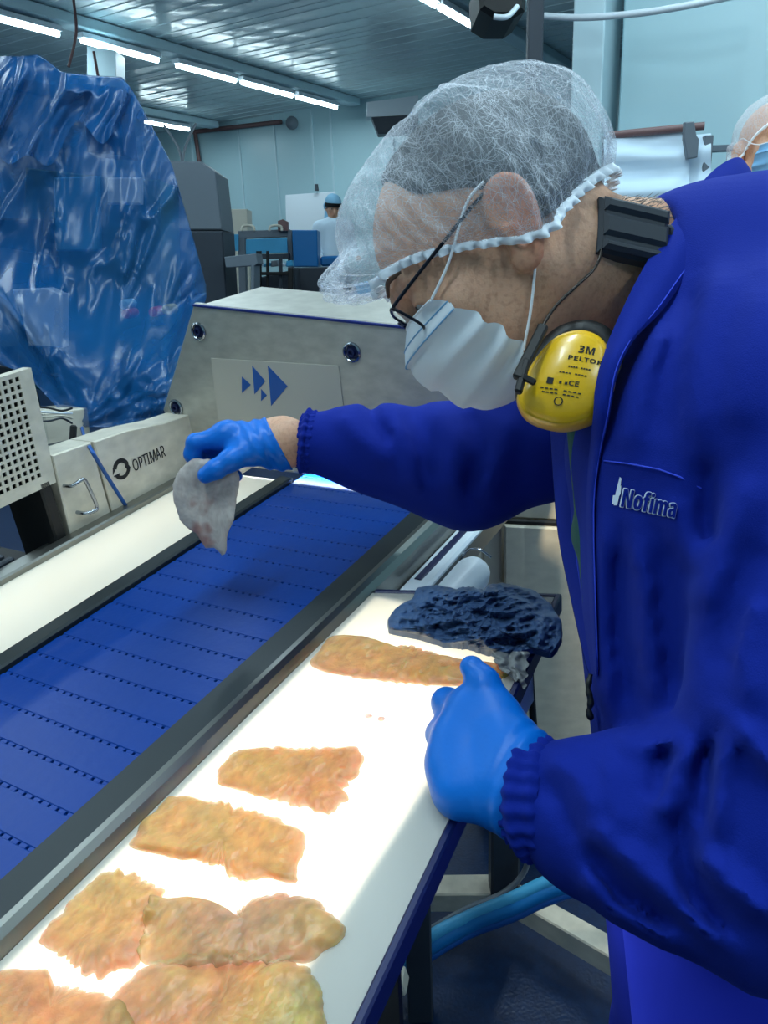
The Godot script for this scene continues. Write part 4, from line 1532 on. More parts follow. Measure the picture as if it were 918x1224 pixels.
func build_fish() -> void:
	fillet([[-0.249, 0.062], [-0.223, 0.096], [-0.177, 0.108], [-0.148, 0.102], [-0.115, 0.112], [-0.062, 0.105], [-0.02, 0.100], [-0.004, 0.118], [0.004, 0.110], [-0.006, 0.085], [-0.036, 0.066], [-0.099, 0.047], [-0.177, 0.033], [-0.213, 0.035]].map(func(q): return [maxf(q[0], -0.221), q[1]]), 0.0075, 1, "long narrow pinkish fillet near the crumpled blue gloves, its tail under the thumb", 0.35, 0.8)
	fillet([[-0.205, -0.112], [-0.168, -0.089], [-0.130, -0.073], [-0.094, -0.058], [-0.077, -0.067], [-0.074, -0.091], [-0.075, -0.109], [-0.064, -0.118], [-0.074, -0.139], [-0.113, -0.144], [-0.153, -0.148], [-0.193, -0.152]], 0.0060, 2, "single yellow-orange fillet lying alone in the middle of the table", 0.25, 0.2)
	fillet([[-0.220, -0.178], [-0.174, -0.17], [-0.123, -0.162], [-0.077, -0.166], [-0.069, -0.191], [-0.054, -0.212], [-0.081, -0.212], [-0.103, -0.228], [-0.128, -0.222], [-0.175, -0.234], [-0.217, -0.241], [-0.222, -0.214]], 0.0062, 3, "broad yellow fillet with a ragged lower edge touching the belt rail", 0.08, 0.15)
	fillet([[-0.215, -0.268], [-0.188, -0.26], [-0.15, -0.261], [-0.140, -0.292], [-0.124, -0.316], [-0.148, -0.34], [-0.172, -0.335], [-0.211, -0.338], [-0.217, -0.305]], 0.0068, 4, "orange-red diamond-shaped fillet partly under its right-hand neighbour, nearest the rail", 0.55, 0.6)
	fillet([[-0.12, -0.316], [-0.06, -0.282], [-0.008, -0.264], [0.013, -0.278], [0.028, -0.295], [0.009, -0.327], [-0.056, -0.359], [-0.095, -0.372], [-0.123, -0.345]], 0.0075, 5, "orange fillet cut by the bottom edge of the photo, beneath the thick grey-pink one", 0.5, 0.7)
	fillet([[-0.22, -0.364], [-0.184, -0.348], [-0.17, -0.355], [-0.137, -0.346], [-0.11, -0.343], [-0.085, -0.352], [-0.1, -0.389], [-0.172, -0.424], [-0.222, -0.397]], 0.0062, 6, "ragged pale fillet in the bottom left corner of the table", 0.4, 0.4)
	fillet([[-0.156, -0.273], [-0.127, -0.256], [-0.086, -0.254], [-0.078, -0.235], [-0.060, -0.222], [-0.035, -0.218], [-0.007, -0.221], [0.001, -0.229], [-0.008, -0.258], [-0.045, -0.285], [-0.086, -0.305], [-0.122, -0.317], [-0.144, -0.292]], 0.0095, 7, "thick grey-pink fillet lying on top of the others, largest of the pile", 0.2, 1.0)
	# scraps of flesh on the acrylic
	var k := 0
	for q in [[455, 855, "beside the hand"], [438, 838, "left of the glove cuff row"]]:
		var mb := new_mb()
		var p: Vector3 = at(q[0], q[1], 0.776)
		var l := line.affine_inverse() * p
		l.y = 0.0025
		mb.sphere(line * l, Vector3(0.004, 0.002, 0.003), 10, 6, Color(0.8, 0.7, 0.6))
		solo("fish_scrap", mb, M("fish flesh"), ["tiny fish scrap on the bare acrylic left of the glove", "second tiny fish scrap on the acrylic, higher up"][k], "fish scrap")
		k += 1
	# fillet held over the belt
	var out := [[247, 548], [262, 552], [284, 558], [287, 572], [283, 600], [279, 622], [272, 640], [271, 662], [264, 664], [258, 655], [246, 655], [236, 640], [214, 622], [208, 600], [206, 578], [216, 560], [230, 548]]
	var ctr2 := Vector2(246, 592)
	var NU := 120
	var NR := 22
	var pf := PackedVector3Array()
	var pb := PackedVector3Array()
	var cols := PackedColorArray()
	var inner := []
	for q in out:
		inner.append(Vector2(q[0], q[1]) - ctr2)
	for r in NR + 1:
		var e := pow(float(r) / NR, 0.8)
		for j in NU:
			var an := TAU * j / NU
			var dir := Vector2(cos(an), sin(an))
			var best := 0.0
			for m in inner.size():
				var hit: Variant = Geometry2D.segment_intersects_segment(Vector2.ZERO, dir * 300.0, inner[m], inner[(m + 1) % inner.size()])
				if hit != null:
					best = maxf(best, (hit as Vector2).length())
			best += 1.6 * fine.get_noise_2d(cos(an) * 80.0, sin(an) * 80.0 + 300.0)
			var q := ctr2 + dir * best * maxf(e, 0.001)
			var edge := (1.0 - e) * best
			var th := 0.0045 * (1.0 - exp(-edge / 6.0)) + 0.0008
			if r == NR:
				th = 0.0003
			var d := 0.960 + 0.012 * sin((q.x - 206.0) * 0.045) * smoothstep(560.0, 620.0, q.y) + 0.006 * fbm.get_noise_2d(q.x * 2.0, q.y * 1.2)
			pf.append(at(q.x, q.y, d - th))
			pb.append(at(q.x, q.y, d + th))
			var dark := smoothstep(0.0, 0.5, fbm.get_noise_2d(q.x * 2.5 + 40.0, q.y * 2.5)) * smoothstep(585.0, 610.0, q.y) * (1.0 - smoothstep(255.0, 272.0, q.x))
			var st := ridge.get_noise_2d(q.x * 9.0 + 40.0 * fbm.get_noise_2d(q.x, q.y), q.y * 3.5)
			cols.append(Color(0.47, 0.42, 0.39).lerp(Color(0.33, 0.18, 0.16), clampf(dark * 0.9 + maxf(0.0, st) * 0.22, 0.0, 1.0)) * (1.0 + 0.15 * fine.get_noise_2d(q.x * 6.0, q.y * 6.0)))
	var mb := new_mb()
	mb.grid(pf, NU, NR + 1, true, false, cols)
	mb.grid(pb, NU, NR + 1, true, true, cols)
	solo("fish_fillet", mb, M("fish skin side"), "grey-white translucent fillet hanging from the raised gloved hand over the belt", "fish fillet")


# ---------------------------------------------------------------- crumpled gloves on the table end
func build_crumple() -> void:
	var out := [[462, 741], [470, 728], [490, 716], [500, 702], [520, 698], [545, 703], [560, 700], [578, 705], [584, 697], [610, 697], [640, 706], [660, 722], [672, 742], [672, 762], [660, 782], [650, 780], [640, 776], [610, 782], [590, 780], [560, 772], [530, 768], [500, 760], [465, 752]]
	var mb := new_mb()
	var NU := 340
	var NR := 110
	var ctr := Vector2(570, 740)
	var base := PackedVector3Array()
	var pts := PackedVector3Array()
	for r in NR + 1:
		var e := float(r) / NR
		for j in NU:
			var an := TAU * j / NU
			var dir := Vector2(cos(an), sin(an))
			var best := 0.0
			for m in out.size():
				var a := Vector2(out[m][0], out[m][1]) - ctr
				var b := Vector2(out[(m + 1) % out.size()][0], out[(m + 1) % out.size()][1]) - ctr
				var hit: Variant = Geometry2D.segment_intersects_segment(Vector2.ZERO, dir * 300.0, a, b)
				if hit != null:
					best = maxf(best, (hit as Vector2).length())
			best += 2.0 * fine.get_noise_2d(cos(an) * 120.0, sin(an) * 120.0)
			var q := ctr + dir * best * maxf(e, 0.002)
			# place on the table plane, then raise
			var l := line.affine_inverse() * at(q.x, q.y, 1.0)
			var o := line.affine_inverse() * cam_pos
			var t := (0.010 - o.y) / (l.y - o.y)
			var p := o + (l - o) * t
			var dome := sqrt(maxf(0.0, 1.0 - pow(e, 3.0)))
			var wx := 9.0 * fbm.get_noise_2d(q.x * 1.3 + 50.0, q.y * 1.3)
			var w := 1.0 - absf(fbm.get_noise_2d(q.x * 1.1 + 7.0 + wx, q.y * 2.2 - wx)) * 3.4
			var w2 := 1.0 - absf(fbm.get_noise_2d(q.x * 2.6 + 300.0 - q.y + wx * 2.0, q.y * 4.6 + q.x * 1.1)) * 3.4
			var w3 := 1.0 - absf(fbm.get_noise_2d(q.x * 6.0 + q.y * 3.0 - 90.0, q.y * 7.0 - q.x * 2.0 + wx * 3.0)) * 3.0
			var h := dome * (0.016 + 0.014 * w + 0.0075 * w2 + 0.0032 * w3)
			# raise along the view ray's plane so that the outline keeps its place
			if r == NR:
				p.y = 0.004
				h = 0.0
			var rise := (line.affine_inverse().basis * (cam_pos - line * p)).normalized()
			pts.append(line * (p + rise * maxf(h, 0.0) * 1.3))
			base.append(line * Vector3(p.x, 0.0035, p.z))
	mb.grid(pts, NU, NR + 1, true, false)
	mb.grid(base, NU, NR + 1, true, true)
	solo("crumpled_gloves", mb, M("crumpled nitrile"), "crumpled heap of dark blue disposable gloves on the far end of the table", "gloves")
	# clear wrinkled film that hangs over the table edge below them
	mb = new_mb()
	var g := PackedVector3Array()
	var b2 := PackedVector3Array()
	for r in 24:
		for k in 20:
			var tt := r / 23.0
			var x := lerpf(588.0 + 14.0 * tt * tt, 632.0 - 4.0 * tt, k / 19.0) + 2.0 * sin(r * 0.9)
			var y := lerpf(779.0, 800.0 + 24.0 * (k / 19.0) + 4.0 * sin(k * 0.9), tt)
			var p := at(x, y, 0.835 - r * 0.0012 + 0.008 * fbm.get_noise_2d(x * 6.0, y * 6.0))
			g.append(p)
			b2.append(p + fwd * 0.002)
	mb.grid(g, 20, 24, false)
	mb.grid(b2, 20, 24, false, true)
	solo("skin_scrap", mb, M("film grey"), "grey wrinkled piece of fish skin at the table edge above the thumb", "fish skin")


# ---------------------------------------------------------------- people
class HeadField extends Field:
	var inv := Transform3D()
	var s := 1.0
	var ears := true
	var eu := Vector2(0.225, 0.974)     # ear's long axis, tilted back

	func dist(p: Vector3) -> float:
		var q := inv * p
		var z := absf(q.z)
		var d := ell(q - Vector3(-0.010, 0.044, 0), Vector3(0.109, 0.088, 0.077))
		d = smin(d, ell(Vector3(q.x - 0.042, q.y + 0.03, z), Vector3(0.054, 0.086, 0.060)), 0.03)
		d = smin(d, caps(Vector3(q.x, q.y, z), Vector3(-0.004, -0.045, 0.052), Vector3(0.066, -0.092, 0.016), 0.019, 0.016), 0.035)
		if q.x > 0.03:
			d = smin(d, caps(Vector3(q.x, q.y, z), Vector3(0.097, 0.010, 0), Vector3(0.122, -0.030, 0), 0.008, 0.0115), 0.014)
			d = smin(d, (Vector3(q.x, q.y, z) - Vector3(0.108, -0.033, 0.012)).length() - 0.0085, 0.008)
			d = smin(d, caps(Vector3(q.x, q.y, z), Vector3(0.083, 0.030, 0.042), Vector3(0.097, 0.026, 0.006), 0.011, 0.012), 0.014)
			d = smin(d, (Vector3(q.x, q.y, z) - Vector3(0.064, -0.018, 0.046)).length() - 0.021, 0.022)
			d = smin(d, caps(Vector3(q.x, q.y, z), Vector3(0.098, -0.058, 0.020), Vector3(0.106, -0.056, 0), 0.006, 0.008), 0.008)
			d = smin(d, caps(Vector3(q.x, q.y, z), Vector3(0.096, -0.070, 0.018), Vector3(0.103, -0.069, 0), 0.006, 0.008), 0.008)
			d = smin(d, (Vector3(q.x, q.y, z) - Vector3(0.080, -0.089, 0)).length() - 0.018, 0.02)
			d = smax(d, 0.013 - (Vector3(q.x, q.y, z) - Vector3(0.101, 0.007, 0.033)).length(), 0.012)
			# lids round the eyeball, with a slit
			var eb := (Vector3(q.x, q.y, z) - Vector3(0.082, 0.006, 0.033)).length() - 0.0138
			eb = smax(eb, 0.0022 - absf(q.y - 0.004 + (z - 0.033) * 0.1), 0.002) if q.x > 0.088 and absf(z - 0.033) < 0.012 else eb
			d = smin(d, eb, 0.006)
		if ears and z > 0.05:
			var wx := q.x + 0.012
			var wy := q.y + 0.002
			var u := wx * -eu.x + wy * eu.y
			var w := wx * -eu.y - wy * eu.x       # towards the back
			var flare := z - 0.0745 - 0.34 * (w + 0.020)
			var rr := Vector2(w / (0.0165 + 0.004 * signf(u) * minf(absf(u) * 30.0, 1.0)), u / 0.034).length()
			var plate := maxf(absf(flare) - 0.0032, (rr - 1.0) * 0.017)
			var helix := Vector2((rr - 0.95) * 0.017, flare - 0.0035).length() - 0.0046
			var e := smin(plate, helix if w > -0.012 or u > 0 else 1.0, 0.004)
			var inner := Vector2((rr - 0.55) * 0.017, flare - 0.001).length() - 0.003
			e = smin(e, inner if w > -0.004 and u > -0.012 else 1.0, 0.004)
			e = smin(e, (Vector3(w + 0.008, u + 0.004, flare - 0.002)).length() - 0.006, 0.004)
			e = smin(e, (Vector3(w + 0.008, (u + 0.030) * 0.8, (flare - 0.001) * 1.5)).length() - 0.0085, 0.006)
			d = smin(d, e, 0.006)
		d *= s
		if a.size():
			d = smin(d, core(p), 0.035)
		return d


class ClothField extends Field:
	var host: Node3D
	var folds := PackedFloat32Array()       # displacement on a coarse picture grid
	var fold_on := false
	var amp := 0.004
	var stretch := Vector3(16, 5, 16)
	var cut_a: Array[Vector3] = []
	var cut_b: Array[Vector3] = []
	var cut_r := PackedFloat32Array()
	var cut_k := PackedFloat32Array()
	var noise: FastNoiseLite
	var cam := Transform3D()
	var lid_p := Vector3()
	var lid_n := Vector3()
	var lids: Array = []

	var split := 100000
	var kj := 0.010

	# body bones first, then the sleeves, joined with a sharp crease
	func core(p: Vector3) -> float:
		var res := 1e3
		var arm := 1e3
		for i in near:
			var d := p - a[i]
			var h := clampf(d.dot(ab[i]) * il[i], 0.0, 1.0)
			var e := (d - ab[i] * h).length() - ra[i] - (rb[i] - ra[i]) * h
			if i < split:
				res = smin(res, e, kk[i])
			else:
				arm = smin(arm, e, kk[i])
		return smin(res, arm, kj) - grow

	func dist(p: Vector3) -> float:
		var d := core(p)
		if absf(d) < 0.05:
			var q := p * stretch * 10.0
			var w := 1.0 - absf(noise.get_noise_3d(q.x, q.y, q.z)) * 2.6
			d -= amp * w
			if fold_on:
				var l := cam * p
				if l.z < -0.1:
					var px := (459.0 + l.x / -l.z * 915.0) / 4.0
					var py := (612.0 - l.y / -l.z * 915.0) / 4.0
					if px > 0.0 and py > 0.0 and px < 288.0 and py < 329.0:
						var ix := int(px)
						var iy := int(py)
						var fx := px - ix
						var fy := py - iy
						var s := iy * 290 + ix
						d -= lerpf(lerpf(folds[s], folds[s + 1], fx), lerpf(folds[s + 290], folds[s + 291], fx), fy) * 1.2
		for k in cut_a.size():
			d = smax(d, -caps(p, cut_a[k], cut_b[k], cut_r[k], cut_r[k]), cut_k[k])
		for l in lids:
			if l.size() < 3 or (p - l[0]).length_squared() < l[2] * l[2]:
				d = smax(d, (p - l[0]).dot(l[1]), 0.004)
		return d


class GloveField extends Field:
	var cuff_p := Vector3()
	var cuff_n := Vector3()
	var noise: FastNoiseLite
	func dist(p: Vector3) -> float:
		var d := core(p)
		if absf(d) < 0.02:
			d -= 0.0007 * noise.get_noise_3d(p.x * 1500, p.y * 1500, p.z * 1500)
			# creases round the wrist
			var s := (p - cuff_p).dot(cuff_n)
			if s > -0.055:
				d -= 0.0013 * sin(s * 420.0 + 3.0 * noise.get_noise_3d(p.x * 300, p.y * 300, p.z * 300)) * smoothstep(-0.055, -0.02, s)
		return smax(d, (p - cuff_p).dot(cuff_n), 0.002)


func fold_map(lines: Array) -> PackedFloat32Array:
	var out := PackedFloat32Array()
	out.resize(290 * 332)
	for l in lines:
		var amp: float = l[0]
		var wide: float = l[1]
		var n: int = l.size() - 2
		for k in n - 1:
			var a := Vector2(l[k + 2][0], l[k + 2][1]) / 4.0
			var b := Vector2(l[k + 3][0], l[k + 3][1]) / 4.0
			var w := wide / 4.0
			var x0 := maxi(0, int(minf(a.x, b.x) - w * 2.5))
			var x1 := mini(289, int(maxf(a.x, b.x) + w * 2.5))
			var y0 := maxi(0, int(minf(a.y, b.y) - w * 2.5))
			var y1 := mini(331, int(maxf(a.y, b.y) + w * 2.5))
			var ab := b - a
			for y in range(y0, y1 + 1):
				for x in range(x0, x1 + 1):
					var p := Vector2(x, y)
					var t := clampf((p - a).dot(ab) / ab.length_squared(), 0.0, 1.0)
					var dd := (p - a - ab * t).length() / w
					var g := (float(k) + t) / (n - 1)
					var end := smoothstep(0.0, 0.18, g) * smoothstep(0.0, 0.18, 1.0 - g)
					var val := amp * exp(-dd * dd) * (0.25 + 0.75 * end)
					var s := y * 290 + x
					if absf(val) > absf(out[s]) or signf(val) != signf(out[s]):
						out[s] = val if absf(val) > absf(out[s]) else out[s] + val * 0.5
	return out


# a point on a cloth or head surface: from p along dir
func onto(f: Field, p: Vector3, dir: Vector3, reach := 0.1) -> Vector3:
	var t := -reach
	for k in 60:
		var d := f.dist(p + dir * t)
		if d < 0.0004:
			break
		t += maxf(d * 0.7, 0.0004)
		if t > reach:
			break
	return p + dir * t


func head_frame(o: Vector3, f: Vector3, u: Vector3, s := 1.0) -> Transform3D:
	f = f.normalized()
	u = (u - f * u.dot(f)).normalized()
	return Transform3D(Basis(f * s, u * s, f.cross(u) * s), o)


func make_head(mb: MB, t: Transform3D, s: float, cell: float, neck: Array, ears := true) -> HeadField:
	var f := HeadField.new()
	f.inv = t.affine_inverse()
	f.s = s
	f.ears = ears
	for n in neck:
		f.bone(n[0], n[1], n[2], n[3], 0.03)
	var bb := AABB(t.origin, Vector3.ZERO)
	for x in [-0.12, 0.15]:
		for y in [-0.15, 0.16]:
			for z in [-0.11, 0.11]:
				bb = bb.expand(t * Vector3(x, y, z))
	for n in neck:
		for q in [n[0], n[1]]:
			bb = bb.merge(AABB(q - Vector3.ONE * 0.09, Vector3.ONE * 0.18))
	nets(f, bb, cell, mb)
	return f


# band line of a hairnet in head coordinates; a runs 0..1 from the forehead round the far side
func band(a: float) -> Vector3:
	var an := TAU * a
	var x := 0.106 * cos(an) - 0.008
	var z := 0.082 * sin(an)
	var y := lerpf(-0.018, 0.050, smoothstep(-0.03, 0.105, x)) + 0.010 * smoothstep(-0.055, -0.110, x)
	return Vector3(x, y, z)


func cap_mesh(f: HeadField, t: Transform3D, nu: int, nv: int, off: Callable, vmax := 1.0) -> Array:
	var c := Vector3(-0.004, 0.038, 0)
	var crown := Vector3(-0.045, 0.95, 0).normalized()
	var pts := PackedVector3Array()
	var uvs := PackedVector2Array()
	for r in nv:
		var v := float(r) / (nv - 1) * vmax
		for k in nu:
			var a := float(k) / nu
			var b := (band(a) - c).normalized()
			var dir := b.slerp(crown, v)
			var lo := 0.05
			var hi := 0.16
			for j in 12:
				var m := (lo + hi) * 0.5
				if f.dist(t * (c + dir * m)) < 0.0:
					lo = m
				else:
					hi = m
			var rr: float = lo + off.call(a, v, dir)
			pts.append(t * (c + dir * rr))
			uvs.append(Vector2(a * 3.0, v))
	return [pts, uvs]


func hairnet(parent: Node3D, f: HeadField, t: Transform3D, s: float, nu: int, nv: int, puff: Callable) -> void:
	var cm := cap_mesh(f, t, nu, nv, puff)
	var pts: PackedVector3Array = cm[0]
	var cols := PackedColorArray()
	for r in nv:
		for k in nu:
			var v := float(r) / (nv - 1)
			var fa := cos(TAU * k / float(nu))
			var thickness := 1.0 + 2.0 * pow(1.0 - v, 6.0) + 2.2 * exp(-pow((v - 0.08) / 0.09, 2.0)) * smoothstep(0.6, 0.95, fa)
			cols.append(Color(1, 1, 1, thickness))
	var mb := new_mb()
	mb.grid(pts, nu, nv, true, false, cols, cm[1])
	var hn := obj("hairnet", mb, M("hairnet fleece"), parent, "thin white disposable hairnet with a gathered elastic edge")
	# gathered elastic edge
	mb = new_mb()
	var ring := PackedVector3Array()
	for k in nu:
		ring.append(pts[k])
	var fr := PackedVector3Array()
	var rows := 7
	for r in rows:
		for k in nu:
			var a := float(k) / nu
			var out := (ring[k] - t * Vector3(0, 0.03, 0)).normalized()
			var down := -t.basis.y.normalized()
			var w := float(r) / (rows - 1)
			var wave := sin(a * TAU * 62.0 + 2.0 * sin(a * TAU * 5.0)) * 0.0030 * s * absf(w - 0.35) * 2.0
			fr.append(ring[k] + out * (wave + 0.0015 + 0.002 * sin(w * PI)) + down * ((w - 0.35) * 0.0085 * s))
	mb.grid(fr, nu, rows, true, true)
	var b2 := PackedVector3Array()
	for p in fr:
		b2.append(p - (p - t.origin).normalized() * 0.0012)
	mb.grid(b2, nu, rows, true, false)
	obj("elastic_band", mb, M("hairnet band"), hn)


func eyes(parent: Node3D, t: Transform3D, s: float) -> void:
	for z in [-1.0, 1.0]:
		var mb := new_mb(t)
		mb.sphere(Vector3(0.0822, 0.006, 0.033 * z), Vector3(0.0125, 0.0125, 0.0125), 16, 10)
		var e := obj("eye", mb, M("eye white"), parent)
		mb = new_mb(t * Transform3D(Basis(Vector3.BACK, -PI / 2), Vector3(0.0822, 0.0045, 0.033 * z)))
		mb.lathe(PackedVector2Array([Vector2(0.0058, 0.0112), Vector2(0.005, 0.0120), Vector2(0.0, 0.0129)]), 14)
		obj("iris", mb, M("iris"), e)
		mb = new_mb(t)
		mb.tube(path([Vector3(0.085, 0.036, 0.052 * z), Vector3(0.099, 0.040, 0.038 * z), Vector3(0.107, 0.035, 0.014 * z)]), PackedFloat32Array([0.0012, 0.0016, 0.002, 0.0022, 0.0024, 0.0024, 0.0024, 0.0024, 0.0022, 0.002, 0.0018, 0.0016, 0.0012]), 7, true, Color(2.4, 1.6, 1.2))
		obj("eyebrow", mb, pbr("brow hair", Color(0.36, 0.27, 0.21), 0.8), parent)


func face_mask(parent: Node3D, t: Transform3D, m: Material, dist_f: HeadField, loops := true) -> void:
	# middle profile and cheek edge, head coordinates (forward, up)
	var mid := path([Vector3(0.115, 0.002, 0), Vector3(0.133, -0.022, 0), Vector3(0.136, -0.040, 0), Vector3(0.126, -0.066, 0), Vector3(0.119, -0.087, 0), Vector3(0.101, -0.106, 0), Vector3(0.070, -0.117, 0)], 6)
	var side := path([Vector3(0.080, -0.003, 0.065), Vector3(0.070, -0.020, 0.071), Vector3(0.060, -0.040, 0.073), Vector3(0.053, -0.058, 0.072), Vector3(0.048, -0.076, 0.069), Vector3(0.046, -0.090, 0.063), Vector3(0.052, -0.104, 0.056)], 6)
	var nv := mid.size()
	var nu := 61
	var pts := PackedVector3Array()
	for r in nv:
		for k in nu:
			var s := (float(k) / (nu - 1) - 0.5) * 2.0
			var w := absf(s)
			var p := mid[r].lerp(side[r], pow(w, 1.7))
			p.z = side[r].z * signf(s) * pow(w, 0.86)
			var t2 := float(r) / (nv - 1)
			var pleat := fmod(t2 * 4.0 + 0.15, 1.0)
			var out := 0.0048 * (pleat - 0.5) * (1.0 - w * 0.35) + 0.002 * fbm.get_noise_3d(p.x * 900, p.y * 900, s * 40.0)
			# puckers at the gathered side
			out += 0.0032 * sin(t2 * 30.0 + 1.5 * w) * smoothstep(0.45, 1.0, w)
			p += Vector3(0.8, 0.0, signf(s) * 0.6 * w).normalized() * out
			pts.append(t * p)
	var mb := new_mb()
	mb.grid(pts, nu, nv, false, false)
	var b := PackedVector3Array()
	for p in pts:
		b.append(p + (t.origin - p).normalized() * 0.0016)
	mb.grid(b, nu, nv, false, true)
	var mk := obj("face_mask", mb, m, parent, "pleated pale blue disposable face mask")
	mb = new_mb()
	for rr in [0, nv - 1]:
		var e := PackedVector3Array()
		for k in nu:
			e.append(pts[rr * nu + k])
		mb.tube(e, PackedFloat32Array([0.0013]), 6)
	obj("bound_edge", mb, M("ear loop"), mk)
	mb = new_mb()
	for rr in [4, 7]:
		var e := PackedVector3Array()
		for k in nu:
			e.append(pts[rr * nu + k])
		mb.tube(e, PackedFloat32Array([0.0008]), 5)
	obj("nose_seam", mb, M("mask blue edge"), mk)
	if loops:
		for z in [-1.0, 1.0]:
			mb = new_mb(t)
			mb.tube(path([Vector3(0.080, -0.003, 0.067 * z), Vector3(0.050, 0.010, 0.075 * z), Vector3(0.010, 0.036, 0.081 * z), Vector3(-0.012, 0.040, 0.084 * z)]), PackedFloat32Array([0.0013]), 6)
			mb.tube(path([Vector3(0.047, -0.088, 0.066 * z), Vector3(0.020, -0.064, 0.072 * z), Vector3(-0.010, -0.032, 0.078 * z), Vector3(-0.026, -0.010, 0.084 * z)]), PackedFloat32Array([0.0013]), 6)
			obj("ear_loop", mb, M("ear loop"), mk)


func build_worker() -> void:
	var hip := Vector3(0.40, 0.84, -0.60)
	var pr := thing("person", "man in a blue zip jacket with hairnet and face mask bending over the fish table", "person", Vector3(hip.x, 0, hip.z))
	var ht := head_frame(at(599, 303, 0.72), aim(-0.777, -0.629, 0.16), aim(-0.629, 0.777, 0.02))
	var neck0 := ht * Vector3(-0.030, -0.035, 0.0)
	var neck1 := at(800, 372, 0.765)
	var lsh := at(985, 500, 0.58)
	var rsh := at(790, 480, 0.93)
	var lel := at(1000, 985, 0.53)
	var lwr := at(628, 952, 0.648)
	var rel := at(560, 555, 1.0)
	var rwr := at(362, 527, 0.995)
	var lhand := at(622, 945, 0.648)
	var rhand := at(335, 528, 0.988)
	# ---- body: one mesh, head on a fine grid, the rest under the clothes on a coarse one
	var mb := new_mb()
	var hf := make_head(mb, ht, 1.0, 0.0028, [[neck0, neck1, 0.060, 0.066], [ht * Vector3(-0.050, -0.045, 0.0), at(848, 312, 0.770), 0.047, 0.060]])
	var hinv := ht.affine_inverse()
	for k in mb.v.size():
		var q := hinv * mb.v[k]
		var c := Color(1, 1, 1)
		var stub := smoothstep(-0.055, -0.085, q.y) * smoothstep(-0.02, 0.03, q.x) * smoothstep(-0.15, -0.11, q.y)
		c = c.lerp(Color(0.62, 0.60, 0.60), stub * 0.7)
		var er := smoothstep(0.078, 0.086, absf(q.z)) * smoothstep(0.01, -0.01, q.x)
		c = c.lerp(Color(1.12, 0.80, 0.76), er)
		mb.c[k] = c
	var bf := Field.new()
	bf.bone(neck1, at(880, 560, 0.76), 0.06, 0.10, 0.05)
	bf.bone(at(890, 540, 0.68), at(910, 1030, 0.70), 0.085, 0.10, 0.06)
	bf.bone(at(850, 540, 0.86), at(890, 1030, 0.82), 0.085, 0.10, 0.06)
	bf.bone(lsh, neck1, 0.055, 0.05, 0.05)
	bf.bone(rsh, neck1, 0.055, 0.05, 0.05)
	bf.bone(lsh, lel, 0.048, 0.040, 0.03)
	bf.bone(lel, lhand, 0.034, 0.020, 0.03)
	bf.bone(rsh, rel, 0.048, 0.040, 0.03)
	bf.bone(rel, rhand, 0.040, 0.0255, 0.03)
	var lk := Vector3(0.33, 0.47, -0.50)
	var rk := Vector3(0.36, 0.47, -0.73)
	var la := Vector3(0.37, 0.08, -0.48)
	var ra := Vector3(0.40, 0.08, -0.74)
	bf.bone(Vector3(0.39, 0.86, -0.51), lk, 0.085, 0.055, 0.05)
	bf.bone(Vector3(0.42, 0.86, -0.69), rk, 0.085, 0.055, 0.05)
	bf.bone(lk, la, 0.055, 0.038, 0.03)
	bf.bone(rk, ra, 0.055, 0.038, 0.03)
	bf.bone(la, la + Vector3(-0.13, -0.04, 0.02), 0.032, 0.025, 0.03)
	bf.bone(ra, ra + Vector3(-0.13, -0.04, 0.0), 0.032, 0.025, 0.03)
	nets(bf, bf.bounds(), 0.011, mb)
	var wrist := Field.new()
	wrist.bone(rel.lerp(rwr, 0.75), rhand, 0.0275, 0.0262, 0.01)
	nets(wrist, wrist.bounds(), 0.004, mb)
	for hand in [[lhand, true], [rhand, false]]:
		var hnd := hand_field(hand[1])
		hnd.grow = -0.0022
		nets(hnd, hnd.bounds(), 0.0035, mb)
	obj("body", mb, M("skin"), pr)
	eyes(pr, ht, 1.0)
	# ---- gloves
	var gl := hand_field(true)
	gl.cuff_p = at(662, 962, 0.625)
	gl.cuff_n = (at(640, 952, 0.64) - at(600, 935, 0.665)).normalized()
	mb = new_mb()
	nets(gl, gl.bounds(), 0.0024, mb)
	obj("glove", mb, M("nitrile glove"), pr, "blue nitrile glove on the hand that rests on the table")
	var gr := hand_field(false)
	gr.cuff_p = at(331, 525, 0.98)
	gr.cuff_n = aim(0.88, 0.46, 0.05).normalized()
	mb = new_mb()
	nets(gr, gr.bounds(), 0.0025, mb)
	obj("glove", mb, M("nitrile glove"), pr, "blue nitrile glove on the raised hand that holds a fillet")
	# ---- hair and hairnet
	var puff := func(a: float, v: float, dir: Vector3) -> float:
		var q := dir * 100.0
		var base := 0.010 + 0.012 * sin(clampf(v, 0.0, 1.0) * PI * 0.9)
		base += 0.016 * clampf(dir.x, 0.0, 1.0) * sin(clampf(v * 1.6, 0.0, 1.0) * PI) 
		var ear := exp(-pow((dir.x + 0.16) / 0.30, 2.0)) * smoothstep(0.50, 0.85, absf(dir.z))
		base += 0.026 * ear
		base += 0.010 * smoothstep(-0.55, -0.95, dir.x) * (1.0 - 0.6 * v)
		base -= 0.007 * smoothstep(0.10, 0.0, v)
		base += 0.0022 * sin(a * TAU * 46.0 + 3.0 * sin(a * TAU * 7.0)) * pow(1.0 - v, 3.0)
		base += 0.0035 * (1.0 - absf(fbm.get_noise_3d(q.x * 2.2, q.y * 0.9, q.z * 2.2)) * 3.0) * (1.0 - v * 0.5)
		# bunched roll over the forehead
		base += 0.034 * exp(-pow((v - 0.09) / 0.075, 2.0)) * smoothstep(0.70, 0.95, dir.x) * (1.0 + 0.3 * sin(a * TAU * 31.0))
		return base
